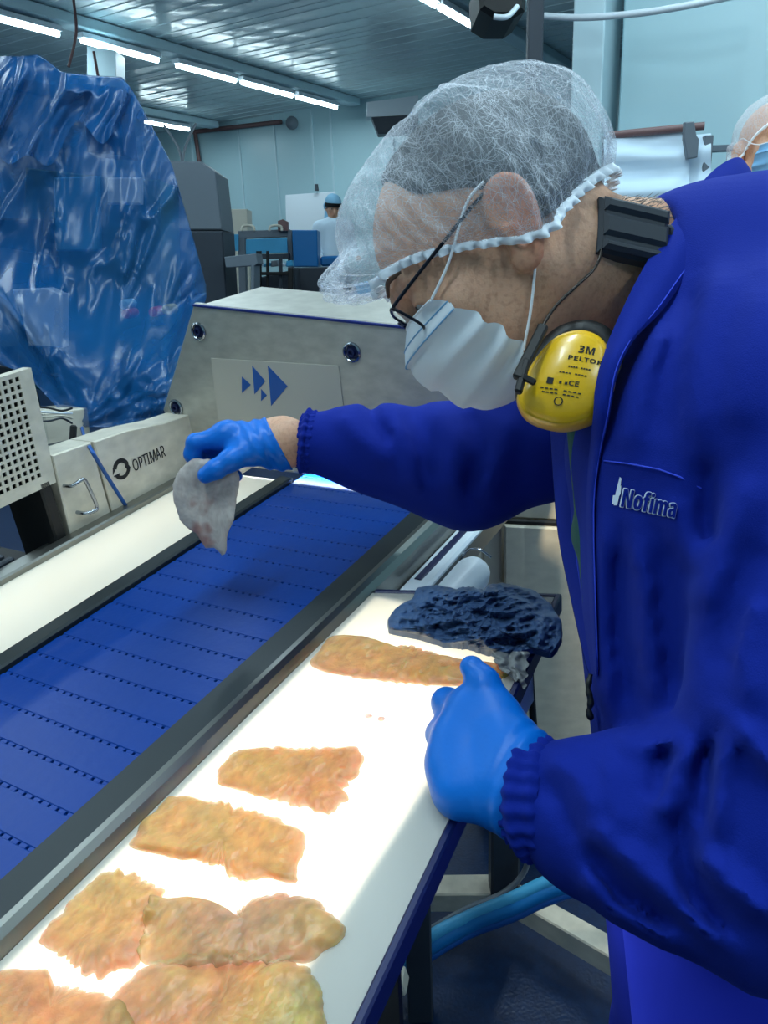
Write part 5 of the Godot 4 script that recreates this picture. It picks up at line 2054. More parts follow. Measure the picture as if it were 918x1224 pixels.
	# hair: short grey cap from the hairline back
	var hp := func(a: float, v: float, dir: Vector3) -> float:
		var line0 := 0.43 + 0.10 * dir.y - 0.5 * smoothstep(0.5, 0.0, dir.y) * 0.9
		var edge := smoothstep(line0 + 0.06, line0 - 0.06, dir.x)
		var q := dir * 260.0
		return lerpf(-0.006, 0.005, edge) + 0.0012 * fine.get_noise_3d(q.x, q.y, q.z) * edge
	var hf2 := HeadField.new()
	hf2.inv = hinv
	hf2.ears = false
	hf2.bone(neck0, neck1, 0.060, 0.066, 0.03)
	hf2.bone(ht * Vector3(-0.050, -0.045, 0.0), at(848, 312, 0.770), 0.047, 0.060, 0.03)
	var cm := cap_mesh(hf2, ht, 150, 60, hp)
	var cols := PackedColorArray()
	for p: Vector3 in cm[0]:
		var q := hinv * p
		var g := 0.55 + 0.9 * fine.get_noise_3d(q.x * 2600, q.y * 1500, q.z * 2600) + 0.5 * smoothstep(-0.02, -0.09, q.x)
		cols.append(Color(1, 1, 1.02) * clampf(g, 0.2, 1.8))
	mb = new_mb()
	mb.grid(cm[0], 150, 60, true, false, cols)
	obj("hair", mb, M("grey hair"), pr, "short dark grey hair seen through the hairnet")
	hairnet(pr, hf2, ht, 1.0, 380, 80, puff)
	face_mask(pr, ht, M("mask fleece"), hf)
	# nape hair above the collar
	mb = new_mb()
	rng.seed = 5
	for k in 420:
		var px := rng.randf_range(742, 850)
		var py := rng.randf_range(222, 262)
		var p := onto(hf, at(px, py, 0.72), (at(px, py, 1.0) - cam_pos).normalized(), 0.16)
		if hf.dist(p) > 0.002:
			continue
		var d := aim(rng.randf_range(0.5, 1.0), rng.randf_range(-0.1, 0.5), rng.randf_range(-0.5, 0.1)).normalized() * rng.randf_range(0.004, 0.008)
		mb.tube(PackedVector3Array([p, p + d * 0.5, p + d]), PackedFloat32Array([0.0003, 0.00025, 0.0001]), 4, false, Color.WHITE * rng.randf_range(2.0, 9.0))
	var nh := obj("nape_hair", mb, pbr("grey strand", Color(0.42, 0.41, 0.40), 0.6), pr)
	build_clothes(pr, lsh, rsh, lel, rel, lwr, rwr, neck0, neck1, bf)
	build_spectacles(ht)
	build_ear_defenders()


func hand_field(left: bool) -> GloveField:
	var f := GloveField.new()
	f.noise = fbm
	f.cuff_p = Vector3(0, 1000, 0)
	f.cuff_n = Vector3.UP
	if left:
		var w := at(626, 947, 0.646)
		f.bone(at(690, 972, 0.612), w, 0.025, 0.028, 0.02)
		var mc := [at(566, 850, 0.702), at(541, 880, 0.688), at(533, 915, 0.672), at(548, 947, 0.655)]
		var pip := [at(534, 840, 0.748), at(526, 878, 0.727), at(526, 915, 0.695), at(541, 950, 0.664)]
		var tip := [at(552, 868, 0.742), at(552, 892, 0.724), at(552, 918, 0.700), at(562, 948, 0.672)]
		var r := [0.0135, 0.0135, 0.013, 0.0115]
		for k in 4:
			f.bone(w, mc[k], 0.027, 0.0175, 0.022)
			f.bone(mc[k], pip[k], r[k] + 0.002, r[k], 0.008)
			f.bone(pip[k], tip[k], r[k], r[k] - 0.002, 0.004)
		f.bone(mc[0], mc[3], 0.0165, 0.014, 0.025)
		f.bone(pip[0], pip[3], 0.010, 0.009, 0.012)
		var cm := at(618, 908, 0.660)
		var mp := at(598, 856, 0.684)
		f.bone(w, cm, 0.028, 0.026, 0.02)
		f.bone(cm, mp, 0.025, 0.0175, 0.02)
		f.bone(mp, at(578, 816, 0.700), 0.0172, 0.0148, 0.008)
		f.bone(at(578, 816, 0.700), at(564, 798, 0.708), 0.0148, 0.0115, 0.005)
		f.bone(cm, mc[0], 0.022, 0.016, 0.02)
	else:
		var w := at(338, 529, 0.988)
		f.bone(at(352, 530, 0.992), w, 0.028, 0.0285, 0.02)
		var mc := [at(272, 521, 0.968), at(270, 524, 0.988), at(272, 532, 1.006), at(280, 541, 1.022)]
		var pip := [at(234, 529, 0.962), at(233, 531, 0.984), at(240, 541, 1.004), at(256, 552, 1.020)]
		var dip := [at(230, 543, 0.968), at(231, 546, 0.988), at(242, 558, 1.004), at(262, 566, 1.018)]
		var tip := [at(236, 556, 0.974), at(240, 561, 0.990), at(256, 569, 1.002), at(283, 569, 1.012)]
		var r := [0.0115, 0.0115, 0.011, 0.010]
		for k in 4:
			f.bone(w, mc[k], 0.024, 0.015, 0.02)
			f.bone(mc[k], pip[k], r[k] + 0.0015, r[k], 0.007)
			f.bone(pip[k], dip[k], r[k], r[k] - 0.001, 0.003)
			f.bone(dip[k], tip[k], r[k] - 0.001, r[k] - 0.002, 0.003)
		f.bone(mc[0], mc[3], 0.014, 0.013, 0.02)
		var cm := at(304, 536, 0.962)
		var mp := at(276, 550, 0.946)
		f.bone(w, cm, 0.024, 0.018, 0.02)
		f.bone(cm, mp, 0.018, 0.014, 0.014)
		f.bone(mp, at(258, 561, 0.942), 0.0138, 0.0125, 0.006)
		f.bone(at(258, 561, 0.942), at(246, 568, 0.945), 0.0125, 0.0105, 0.004)
	return f


func build_clothes(pr: Node3D, lsh: Vector3, rsh: Vector3, lel: Vector3, rel: Vector3, lwr: Vector3, rwr: Vector3, neck0: Vector3, neck1: Vector3, body: Field) -> void:
	var j := ClothField.new()
	j.noise = fbm
	j.cam = Transform3D(Basis(right, up, -fwd), cam_pos).affine_inverse()
	j.fold_on = true
	j.amp = 0.0036
	j.stretch = Vector3(14, 5, 14)
	j.folds = fold_map([
		# near forearm
		[0.010, 15, [690, 1040], [738, 1092], [821, 1134]],
		[0.010, 15, [700, 975], [721, 998], [769, 1043], [832, 1098], [880, 1138]],
		[0.012, 15, [825, 1010], [873, 1056], [930, 1104]],
		[0.010, 15, [832, 880], [807, 925], [787, 985]],
		[0.011, 13, [874, 872], [863, 921], [856, 1012]],
		[0.012, 14, [868, 853], [918, 907], [950, 940]],
		[-0.007, 16, [700, 1010], [742, 1064], [814, 1122]],
		[-0.012, 16, [808, 960], [820, 1020], [834, 1070], [872, 1124]],
		[-0.009, 14, [800, 890], [788, 930], [780, 960]],
		[-0.010, 12, [850, 880], [842, 930], [836, 1000]],
		[0.008, 14, [650, 900], [690, 925], [720, 990]],
		[-0.006, 10, [640, 930], [670, 960], [690, 1010]],
		[0.006, 14, [730, 900], [726, 950], [745, 1000]],
		# near upper arm
		[0.008, 22, [905, 560], [860, 650], [838, 740]],
		[-0.007, 22, [918, 640], [885, 720], [862, 820]],
		[0.006, 18, [900, 700], [890, 780], [900, 850]],
		# chest
		[0.006, 16, [720, 600], [716, 740], [726, 860]],
		[-0.006, 16, [742, 640], [748, 760], [760, 860]],
		[0.005, 16, [760, 630], [778, 760], [786, 850]],
		[-0.008, 14, [842, 545], [846, 610], [856, 660]],
		[0.006, 16, [800, 590], [815, 640], [840, 690]],
		[-0.006, 18, [790, 640], [800, 740], [806, 840]],
		[0.006, 20, [868, 300], [836, 420], [838, 540]],
		[-0.005, 18, [835, 330], [800, 430], [790, 540]],
		[0.005, 16, [800, 380], [760, 470], [750, 545]],
		[0.006, 26, [918, 330], [890, 430], [880, 520]],
		[0.0022, 4, [724, 551], [787, 561], [838, 584]],
		[0.006, 12, [735, 884], [770, 893], [830, 880]],
		# far sleeve
		[-0.009, 9, [440, 478], [448, 505], [470, 530]],
		[0.007, 12, [405, 492], [425, 520], [470, 560]],
		[0.006, 14, [520, 478], [540, 530], [545, 600]],
		[-0.007, 12, [560, 485], [575, 540], [560, 600]],
		[0.006, 14, [610, 490], [600, 550], [580, 612]],
		[-0.006, 14, [488, 482], [505, 530], [515, 585]],
		[0.006, 12, [470, 500], [485, 545], [500, 590]]])
	var nb := at(835, 365, 0.755)
	j.bone(at(868, 545, 0.67), at(905, 1000, 0.685), 0.128, 0.122, 0.05)
	j.bone(at(815, 545, 0.78), at(880, 1010, 0.78), 0.118, 0.125, 0.06)
	j.bone(at(800, 540, 0.88), at(872, 1010, 0.86), 0.105, 0.118, 0.06)
	j.bone(lsh, nb, 0.088, 0.090, 0.05)
	j.bone(rsh, nb, 0.080, 0.085, 0.05)
	j.bone(nb, at(960, 385, 0.75), 0.095, 0.120, 0.06)
	j.bone(at(960, 385, 0.75), at(960, 1000, 0.75), 0.12, 0.13, 0.08)
	j.split = j.a.size()
	# near arm
	var le := lel
	j.bone(lsh, at(950, 840, 0.545), 0.084, 0.074, 0.035)
	j.bone(at(950, 840, 0.545), le, 0.070, 0.085, 0.02)
	j.bone(le, lwr, 0.092, 0.034, 0.03)
	j.bone(at(712, 988, 0.630), at(900, 1020, 0.565), 0.058, 0.094, 0.03)
	# far arm
	j.bone(rsh, rel, 0.088, 0.074, 0.03)
	j.bone(rel, rwr, 0.074, 0.036, 0.03)
	j.bone(at(440, 532, 1.0), at(560, 566, 1.0), 0.046, 0.066, 0.03)
	# neck opening and the unzipped front
	j.cut_a = [neck1 - (neck1 - neck0) * 1.4, at(697, 515, 0.60), at(703, 640, 0.60)]
	j.cut_b = [neck1 + (neck1 - neck0) * 0.35, at(703, 640, 0.60), at(708, 800, 0.63)]
	j.cut_r = PackedFloat32Array([0.078, 0.010, 0.007])
	j.cut_k = PackedFloat32Array([0.02, 0.006, 0.005])
	j.lids = [[lwr - (lwr - lel).normalized() * 0.010, (lwr - lel).normalized(), 0.13], [rwr + (rwr - rel).normalized() * 0.004, (rwr - rel).normalized(), 0.10]]
	var bb := j.bounds()
	var mb := new_mb()
	nets(j, bb, 0.0055, mb, Color.WHITE, 0.026)
	var jk := obj("jacket", mb, M("jacket cloth"), pr, "royal blue fleece work jacket, half unzipped, with elastic cuffs")
	# collar: band round the neck, its upper edge and fall line
	var upper := [at(905, 236, 0.80), at(895, 205, 0.775), at(882, 189, 0.745), at(850, 207, 0.715), at(822, 243, 0.690), at(787, 291, 0.660), at(756, 345, 0.640), at(727, 408, 0.622), at(713, 445, 0.614), at(709, 495, 0.612)]
	var lower := [at(918, 262, 0.79), at(914, 250, 0.755), at(904, 239, 0.725), at(876, 266, 0.690), at(848, 296, 0.664), at(818, 336, 0.640), at(790, 374, 0.622), at(756, 410, 0.606), at(738, 448, 0.600), at(728, 500, 0.606)]
	for q in [[703, 540, 718], [700, 590, 711], [700, 640, 710], [703, 720, 712], [708, 790, 714], [711, 806, 713]]:
		upper.append(onto(j, at(q[0], q[1], 0.58), (at(q[0], q[1], 1.0) - cam_pos).normalized(), 0.16) - fwd * 0.003)
		lower.append(onto(j, at(q[2], q[1], 0.58), (at(q[2], q[1], 1.0) - cam_pos).normalized(), 0.16) - fwd * 0.002)
	var up2 := path(upper, 5)
	var lo2 := path(lower, 5)
	var g := PackedVector3Array()
	var cols := 15
	for k in up2.size():
		for c in cols:
			var t := float(c) / (cols - 1) * 2.0
			var outward := (aim(-0.25, 0.1, -1.0)).normalized()
			var p: Vector3
			if t <= 1.0:
				p = up2[k].lerp(lo2[k], t) + outward * (0.007 * sin(t * PI) + 0.0025)
			else:
				p = lo2[k].lerp(up2[k], t - 1.0) - outward * 0.0025
			p += outward * 0.002 * fbm.get_noise_2d(k * 9.0, t * 40.0)
			g.append(p)
	mb = new_mb()
	mb.grid(g, cols, up2.size(), false, true)
	obj("collar", mb, M("jacket cloth"), jk)
	mb = new_mb()
	var se := PackedVector3Array()
	for k in range(0, up2.size()):
		se.append(up2[k].lerp(lo2[k], 0.88) + aim(-0.25, 0.1, -1.0).normalized() * 0.0052)
	mb.tube(se, PackedFloat32Array([0.0006]), 5)
	obj("stitch_line", mb, M("stitching"), jk)
	# far front edge of the open jacket, and the zip
	var fe := [at(658, 506, 0.80), at(661, 560, 0.775), at(668, 640, 0.755), at(684, 720, 0.73), at(700, 790, 0.70), at(708, 812, 0.69)]
	var ff := [at(694, 506, 0.735), at(697, 560, 0.72), at(702, 640, 0.71), at(706, 720, 0.70), at(710, 790, 0.69), at(712, 812, 0.69)]
	var a := path(fe, 5)
	var b := path(ff, 5)
	g = PackedVector3Array()
	for k in a.size():
		for c in 9:
			var t := c / 8.0
			g.append(a[k].lerp(b[k], t) - fwd * 0.010 * sin(t * PI))
		for c in 3:
			g.append(b[k].lerp(a[k], c / 2.0) + fwd * 0.004)
	mb = new_mb()
	mb.grid(g, 12, a.size(), true, true)
	obj("front_flap", mb, M("jacket cloth"), jk)
	mb = new_mb()
	se = PackedVector3Array()
	for k in a.size():
		se.append(a[k].lerp(b[k], 0.45) - fwd * 0.011)
	mb.tube(se, PackedFloat32Array([0.0008]), 5)
	obj("stitch_line", mb, M("stitching"), jk)
	mb = new_mb()
	mb.tube(path([at(706, 806, 0.675), at(703, 822, 0.672), at(706, 838, 0.670), at(704, 850, 0.670), at(707, 861, 0.670)]), PackedFloat32Array([0.0022, 0.002, 0.0022, 0.0026, 0.003, 0.0025, 0.002, 0.0024, 0.003, 0.003, 0.0026, 0.0028, 0.003, 0.0032, 0.003, 0.0026, 0.002, 0.0022, 0.0028, 0.003, 0.0034, 0.0034, 0.003, 0.0024, 0.001]), 8)
	obj("zip_pull", mb, M("black rubber"), jk)
	# shirt in the opening
	var sf := Field.new()
	sf.bone(at(700, 470, 0.70), at(705, 640, 0.70), 0.020, 0.012, 0.02)
	sf.bone(at(705, 640, 0.70), at(710, 790, 0.70), 0.012, 0.006, 0.02)
	mb = new_mb()
	nets(sf, sf.bounds(), 0.005, mb)
	obj("shirt", mb, M("shirt cloth"), pr, "grey-green shirt showing in the open front")
	# cuffs
	for q in [[lwr, (lwr - lel).normalized(), 0.052, 0.038, 0.0490], [rwr, (rwr - rel).normalized(), 0.037, 0.022, 0.0405]]:
		var ax: Vector3 = q[1]
		var n1 := ax.cross(up).normalized()
		var n2 := ax.cross(n1)
		g = PackedVector3Array()
		var nr := 17
		var ns := 120
		for r in nr:
			var t := float(r) / (nr - 1)
			for k in ns:
				var an := TAU * k / ns
				var rib := sin(an * 24.0 + 1.5 * sin(an * 3.0)) * 0.0016 + 0.0022 * sin(t * TAU * 2.0) + 0.0012 * fbm.get_noise_2d(an * 60.0, t * 60.0)
				var rr: float = q[4] * (0.88 + 0.14 * sin(clampf(t * 1.15, 0.0, 1.0) * PI)) + rib
				if r == nr - 1:
					rr *= 0.86
				g.append(q[0] + ax * (t - 0.72) * q[3] + (n1 * cos(an) + n2 * sin(an)) * rr)
		mb = new_mb()
		mb.grid(g, ns, nr, true, false)
		obj("cuff", mb, M("jacket cloth"), jk)
	# yoke seam and sewn edges
	mb = new_mb()
	se = PackedVector3Array()
	for q in [[722, 551], [740, 553], [760, 556], [787, 561], [812, 570], [838, 584]]:
		se.append(onto(j, at(q[0], q[1], 0.58), (at(q[0], q[1], 1.0) - cam_pos).normalized(), 0.16) - fwd * 0.0003)
	mb.tube(se, PackedFloat32Array([0.0007]), 5)
	obj("stitch_line", mb, M("stitching"), jk)
	# sewn emblem: sprig and outlined lettering laid on the cloth
	var lt := lettering("Nofima", 0.0140, true, 0.0006)
	var o := at(775, 602, 0.56)
	var bx := aim(0.965, -0.20, 0.10).normalized()
	var bz := (aim(-0.22, 0.05, -1.0) - bx * bx.dot(aim(-0.22, 0.05, -1.0))).normalized()
	var by := bz.cross(bx)
	var w := lt.get_aabb().size.x
	var sc := 0.0415 / w
	var lay := func(tm: Mesh, shift: Vector2, lift: float, out: MB) -> void:
		var s0 := out.v.size()
		out.arrays(tm, Transform3D(Basis(bx * sc, by * 0.95, bz), o + bx * shift.x + by * shift.y))
		for k in range(s0, out.v.size()):
			var p := out.v[k]
			var h := onto(j, p, (p - cam_pos).normalized(), 0.16)
			out.v[k] = h - fwd * (lift + 0.0005 * signf((p - o).dot(bz) - 0.0))
	mb = new_mb()
	for k in 8:
		var an := TAU * k / 8.0
		lay.call(lt, Vector2(cos(an), sin(an)) * 0.0006, 0.0010, mb)
	obj("lettering", mb, M("thread white"), jk)
	mb = new_mb()
	lay.call(lt, Vector2.ZERO, 0.0022, mb)
	obj("lettering_fill", mb, M("jacket cloth"), jk)
	mb = new_mb()
	for sprig in [[[733, 604], [735, 590], [740, 570], [742, 572], [740, 590], [737, 604]], [[731, 602], [733, 603], [735, 592], [732, 592]], [[737, 588], [742, 580], [741, 590], [738, 596]]]:
		var pl := PackedVector2Array()
		for q in sprig:
			pl.append(Vector2(q[0], -q[1]))
		var tr := Geometry2D.triangulate_polygon(pl)
		for k in range(0, tr.size(), 3):
			var tri := []
			for m in 3:
				var q := pl[tr[k + m]]
				tri.append(onto(j, at(q.x, -q.y, 0.56), (at(q.x, -q.y, 1.0) - cam_pos).normalized(), 0.16) - fwd * 0.0016)
			if (tri[1] - tri[0]).cross(tri[2] - tri[0]).dot(fwd) > 0:
				tri.reverse()
			mb.face(tri)
	obj("emblem", mb, M("thread white"), jk)
	# trousers
	var t := ClothField.new()
	t.noise = fbm
	t.amp = 0.004
	t.stretch = Vector3(10, 4, 10)
	t.bone(at(905, 1060, 0.70), Vector3(0.335, 0.47, -0.50), 0.125, 0.085, 0.03)
	t.bone(at(860, 1060, 0.84), Vector3(0.36, 0.47, -0.73), 0.125, 0.085, 0.012)
	t.bone(Vector3(0.335, 0.47, -0.50), Vector3(0.37, 0.08, -0.48), 0.085, 0.070, 0.03)
	t.bone(Vector3(0.36, 0.47, -0.73), Vector3(0.40, 0.08, -0.74), 0.085, 0.070, 0.03)
	t.lids = [[Vector3(0, 0.045, 0), Vector3.DOWN]]
	mb = new_mb()
	nets(t, t.bounds(), 0.009, mb, Color.WHITE, 0.02)
	obj("trousers", mb, M("trouser cloth"), pr, "blue work trousers, a little more violet than the jacket")
	for q in [Vector3(0.37, 0.0, -0.48), Vector3(0.40, 0.0, -0.74)]:
		var sf2 := ClothField.new()
		sf2.noise = fbm
		sf2.amp = 0.0
		sf2.bone(q + Vector3(0.03, 0.06, 0), q + Vector3(-0.03, 0.05, 0), 0.048, 0.046, 0.03)
		sf2.bone(q + Vector3(-0.03, 0.045, 0), q + Vector3(-0.15, 0.035, 0), 0.046, 0.036, 0.03)
		sf2.lids = [[Vector3(0, 0.001, 0), Vector3.DOWN]]
		mb = new_mb()
		nets(sf2, sf2.bounds(), 0.007, mb)
		obj("shoe", mb, M("black rubber"), pr)


func build_spectacles(t: Transform3D) -> void:
	var sp := thing("spectacles", "thin dark metal framed spectacles on the bending man's nose", "spectacles", t * Vector3(0.11, -0.015, 0), "", t.basis)
	for z in [-1.0, 1.0]:
		var rim := PackedVector3Array()
		var pan := []
		for k in 28:
			var an := TAU * k / 28
			var cx := signf(cos(an)) * pow(absf(cos(an)), 0.5)
			var cy := signf(sin(an)) * pow(absf(sin(an)), 0.55)
			var p := Vector3(0.1085 + 0.0065 * cy, 0.001 + 0.0165 * cy, (0.036 + 0.0255 * cx) * z)
			p.x -= 0.003 * pow(absf(p.z) / 0.06, 2.0)
			rim.append(p)
			pan.append(p)
		var mb := new_mb(t)
		mb.tube(rim, PackedFloat32Array([0.0014]), 7, false, Color.WHITE, true)
		var r := obj("rim", mb, M("frame metal"), sp)
		mb = new_mb(t)
		if z > 0:
			pan.reverse()
		mb.face(pan)
		obj("lens", mb, M("lens"), r)
		mb = new_mb(t)
		mb.tube(path([Vector3(0.111, 0.0125, 0.0615 * z), Vector3(0.110, 0.0135, 0.0655 * z), Vector3(0.102, 0.015, 0.0705 * z), Vector3(0.045, 0.025, 0.0775 * z), Vector3(-0.010, 0.033, 0.081 * z), Vector3(-0.035, 0.022, 0.081 * z)]), PackedFloat32Array([0.0017]), 7)
		obj("temple", mb, M("frame metal"), sp)
	var mb := new_mb(t)
	mb.tube(path([Vector3(0.110, 0.006, -0.011), Vector3(0.1135, 0.009, 0), Vector3(0.110, 0.006, 0.011)]), PackedFloat32Array([0.0014]), 7)
	obj("bridge", mb, M("frame metal"), sp)


func build_ear_defenders() -> void:
	var c := at(676, 455, 0.632)
	var nz := aim(-0.30, 0.10, -1.0).normalized()
	var nx := (right - nz * right.dot(nz)).normalized()
	var ny := nz.cross(nx)
	var tf := Transform3D(Basis(nx, ny, nz), c)
	var ed := thing("ear_defenders", "yellow ear defenders hanging round the man's neck, cup under his chin", "ear defenders", c, "", tf.basis)
	var px := [[690, 396], [668, 401], [650, 416], [636, 434], [626, 452], [618, 472], [620, 487], [629, 499], [646, 508], [670, 514], [694, 511], [712, 502], [726, 484], [733, 460], [731, 434], [722, 412], [708, 400]]
	var cu := Curve2D.new()
	var n := px.size()
	var pl := PackedVector2Array()
	for q in px:
		pl.append(Vector2(q[0] - 676.0, 455.0 - q[1]) * (0.632 / FOCAL))
	for k in n + 1:
		var tg := (pl[(k + 1) % n] - pl[(k - 1 + n) % n]) / 6.0
		cu.add_point(pl[k % n], -tg, tg)
	var ring := PackedVector2Array()
	for k in 72:
		var s := float(k) / 72.0 * n
		ring.append(cu.sample(int(s), s - int(s)))
	ring.reverse()
	var prof := [[0.93, -0.016], [1.0, -0.012], [1.0, 0.001], [0.975, 0.0065], [0.93, 0.0105], [0.91, 0.0100], [0.88, 0.0118], [0.80, 0.0150], [0.6, 0.0185], [0.35, 0.0205], [0.12, 0.0210], [0.001, 0.0210]]
	var g := PackedVector3Array()
	for q in prof:
		for p in ring:
			g.append(Vector3(p.x * q[0], p.y * q[0], q[1]))
	var mb := new_mb(tf)
	mb.grid(g, 72, prof.size(), true, true)
	var cup := obj("ear_cup", mb, M("ear cup yellow"), ed, "yellow plastic ear cup with black print")
	# print
	var top := func(x: float, y: float) -> float:
		var r := 0.0
		var an := Vector2(x, y).angle()
		var best := 1e9
		for p in ring:
			var da := absf(angle_difference(p.angle(), an))
			if da < best:
				best = da
				r = p.length()
		var e := Vector2(x, y).length() / r
		for k in range(prof.size() - 1, 0, -1):
			if e <= prof[k - 1][0]:
				return lerpf(prof[k][1], prof[k - 1][1], (e - prof[k][0]) / (prof[k - 1][0] - prof[k][0]))
		return 0.0
	var lay := func(x: float, y: float, wide: float, high: float, words: String) -> void:
		var tm := lettering(words, high, true, 0.0003)
		var w := tm.get_aabb().size.x
		var m2 := new_mb()
		var ca := cos(-0.24)
		var sa := sin(-0.24)
		m2.arrays(tm, Transform3D(Basis(Vector3(ca, sa, 0) * (wide / w), Vector3(-sa, ca, 0), Vector3.BACK), Vector3(x, y, 0)))
		for k in m2.v.size():
			var p := m2.v[k]
			m2.v[k] = tf * Vector3(p.x, p.y, top.call(p.x, p.y) + 0.0003 + p.z)
			m2.n[k] = tf.basis * m2.n[k]
		obj("lettering", m2, M("decal black"), cup)
	lay.call(0.0182, 0.0185, 0.0125, 0.0062, "3M")
	lay.call(0.0165, 0.0105, 0.0270, 0.0036, "PELTOR")
	mb = new_mb()
	for q in [[0.007, -0.0005, 0.020, 0.0009], [-0.003, -0.0130, 0.030, 0.0009], [-0.0035, -0.0160, 0.027, 0.0009], [0.012, 0.004, 0.016, 0.0011]]:
		var ca := cos(-0.24)
		var sa := sin(-0.24)
		for k in 9:
			if k == 4:
				continue
			var s: float = (k / 8.0 - 0.5) * q[2]
			var z: float = top.call(q[0] + s * ca, q[1] + s * sa) + 0.0004
			mb.x = tf * Transform3D(Basis(Vector3.BACK, -0.24), Vector3(q[0] + s * ca, q[1] + s * sa, z))
			mb.box(Vector3.ZERO, Vector3(q[2] * 0.085, q[3], 0.0003))
	obj("fine_print", mb, M("decal black"), cup)
	lay.call(0.0075, -0.0085, 0.0080, 0.0040, "CE")
	mb = new_mb()
	for q in [[-0.0110, -0.0045, 0.005, 0.005], [-0.003, -0.0065, 0.002, 0.002], [0.0015, -0.0078, 0.002, 0.002]]:
		mb.x = tf * Transform3D(Basis(Vector3.BACK, -0.24), Vector3(q[0], q[1], top.call(q[0], q[1]) + 0.0004))
		mb.box(Vector3.ZERO, Vector3(q[2], q[3], 0.0003))
	mb.x = tf * Transform3D(Basis(), Vector3(-0.005, -0.0215, top.call(-0.005, -0.0215) + 0.0003))
	var rp := PackedVector3Array()
	for k in 20:
		rp.append(Vector3(cos(TAU * k / 20) * 0.0032, sin(TAU * k / 20) * 0.0032, 0))
	mb.tube(rp, PackedFloat32Array([0.0005]), 5, false, Color.WHITE, true)
	obj("print_mark", mb, M("decal black"), cup)
	# cushion
	mb = new_mb(tf)
	var cr := PackedVector3Array()
	for p in ring:
		cr.append(Vector3(p.x * 0.90 + 0.003, p.y * 0.90 + 0.0095, -0.019))
	mb.tube(cr, PackedFloat32Array([0.0105]), 12, false, Color.WHITE, true)
	obj("cushion", mb, M("black rubber"), ed)
	# bracket, wire and padded band
	mb = new_mb()
	mb.beam(at(650, 389, 0.622), at(618, 453, 0.608), 0.0085, 0.007, nz, 0.0015)
	mb.beam(at(630, 430, 0.612), at(619, 470, 0.606), 0.006, 0.008, nz, 0.0015)
	mb.beam(at(625, 450, 0.606), at(640, 458, 0.604), 0.005, 0.005, nz, 0.001)
	obj("bracket", mb, M("black"), ed)
	mb = new_mb()
	mb.tube(path([at(640, 408, 0.616), at(652, 384, 0.622), at(666, 364, 0.626), at(690, 341, 0.632), at(708, 324, 0.640), at(716, 310, 0.648), at(720, 294, 0.652)]), PackedFloat32Array([0.0014]), 7)
	obj("wire", mb, M("wire"), ed)
	# three padded ribs on a backing plate
	var pc := at(756, 270, 0.652)
	var pz := aim(0.10, 0.12, -1.0).normalized()
	var pxv := (right - pz * right.dot(pz)).normalized()
	var ptf := Transform3D(Basis(pxv, pz.cross(pxv), pz), pc)
	var corner := func(u: float, w: float) -> Vector2:
		var t := Vector2(lerpf(719.0, 806.0, u), lerpf(231.0, 247.0, u))
		var e := Vector2(lerpf(714.0, 798.0, u), lerpf(301.0, 316.0, u))
		var q := t.lerp(e, w)
		return Vector2(q.x - 756.0, 270.0 - q.y) * (0.652 / FOCAL)
	mb = new_mb(ptf * Transform3D(Basis(), Vector3(0, 0, -0.020)))
	mb.prism(PackedVector2Array([corner.call(0.0, 1.0), corner.call(1.0, 1.0), corner.call(1.0, 0.0), corner.call(0.0, 0.0)]), 0.020, 0.005)
	var nb := obj("neck_band", mb, M("leatherette"), ed, "padded dark band at the nape")
	for q in [[0.03, 0.27], [0.33, 0.72], [0.78, 0.97]]:
		mb = new_mb(ptf * Transform3D(Basis(), Vector3(0, 0, -0.004)))
		mb.prism(PackedVector2Array([corner.call(0.05, q[1]), corner.call(0.98, q[1]), corner.call(0.98, q[0]), corner.call(0.05, q[0])]), 0.0075, 0.0034)
		obj("padded_rib", mb, M("leatherette"), nb)
	mb = new_mb()
	mb.tube(path([at(790, 282, 0.665), at(815, 285, 0.70), at(822, 290, 0.76)]), PackedFloat32Array([0.010]), 10)
	obj("band_strap", mb, M("leatherette"), ed)
	# far cup and wire
	mb = new_mb()
	mb.tube(path([at(816, 281, 0.76), at(800, 300, 0.85), at(740, 350, 0.88), at(690, 420, 0.87)]), PackedFloat32Array([0.0014]), 7)
	obj("wire", mb, M("wire"), ed)


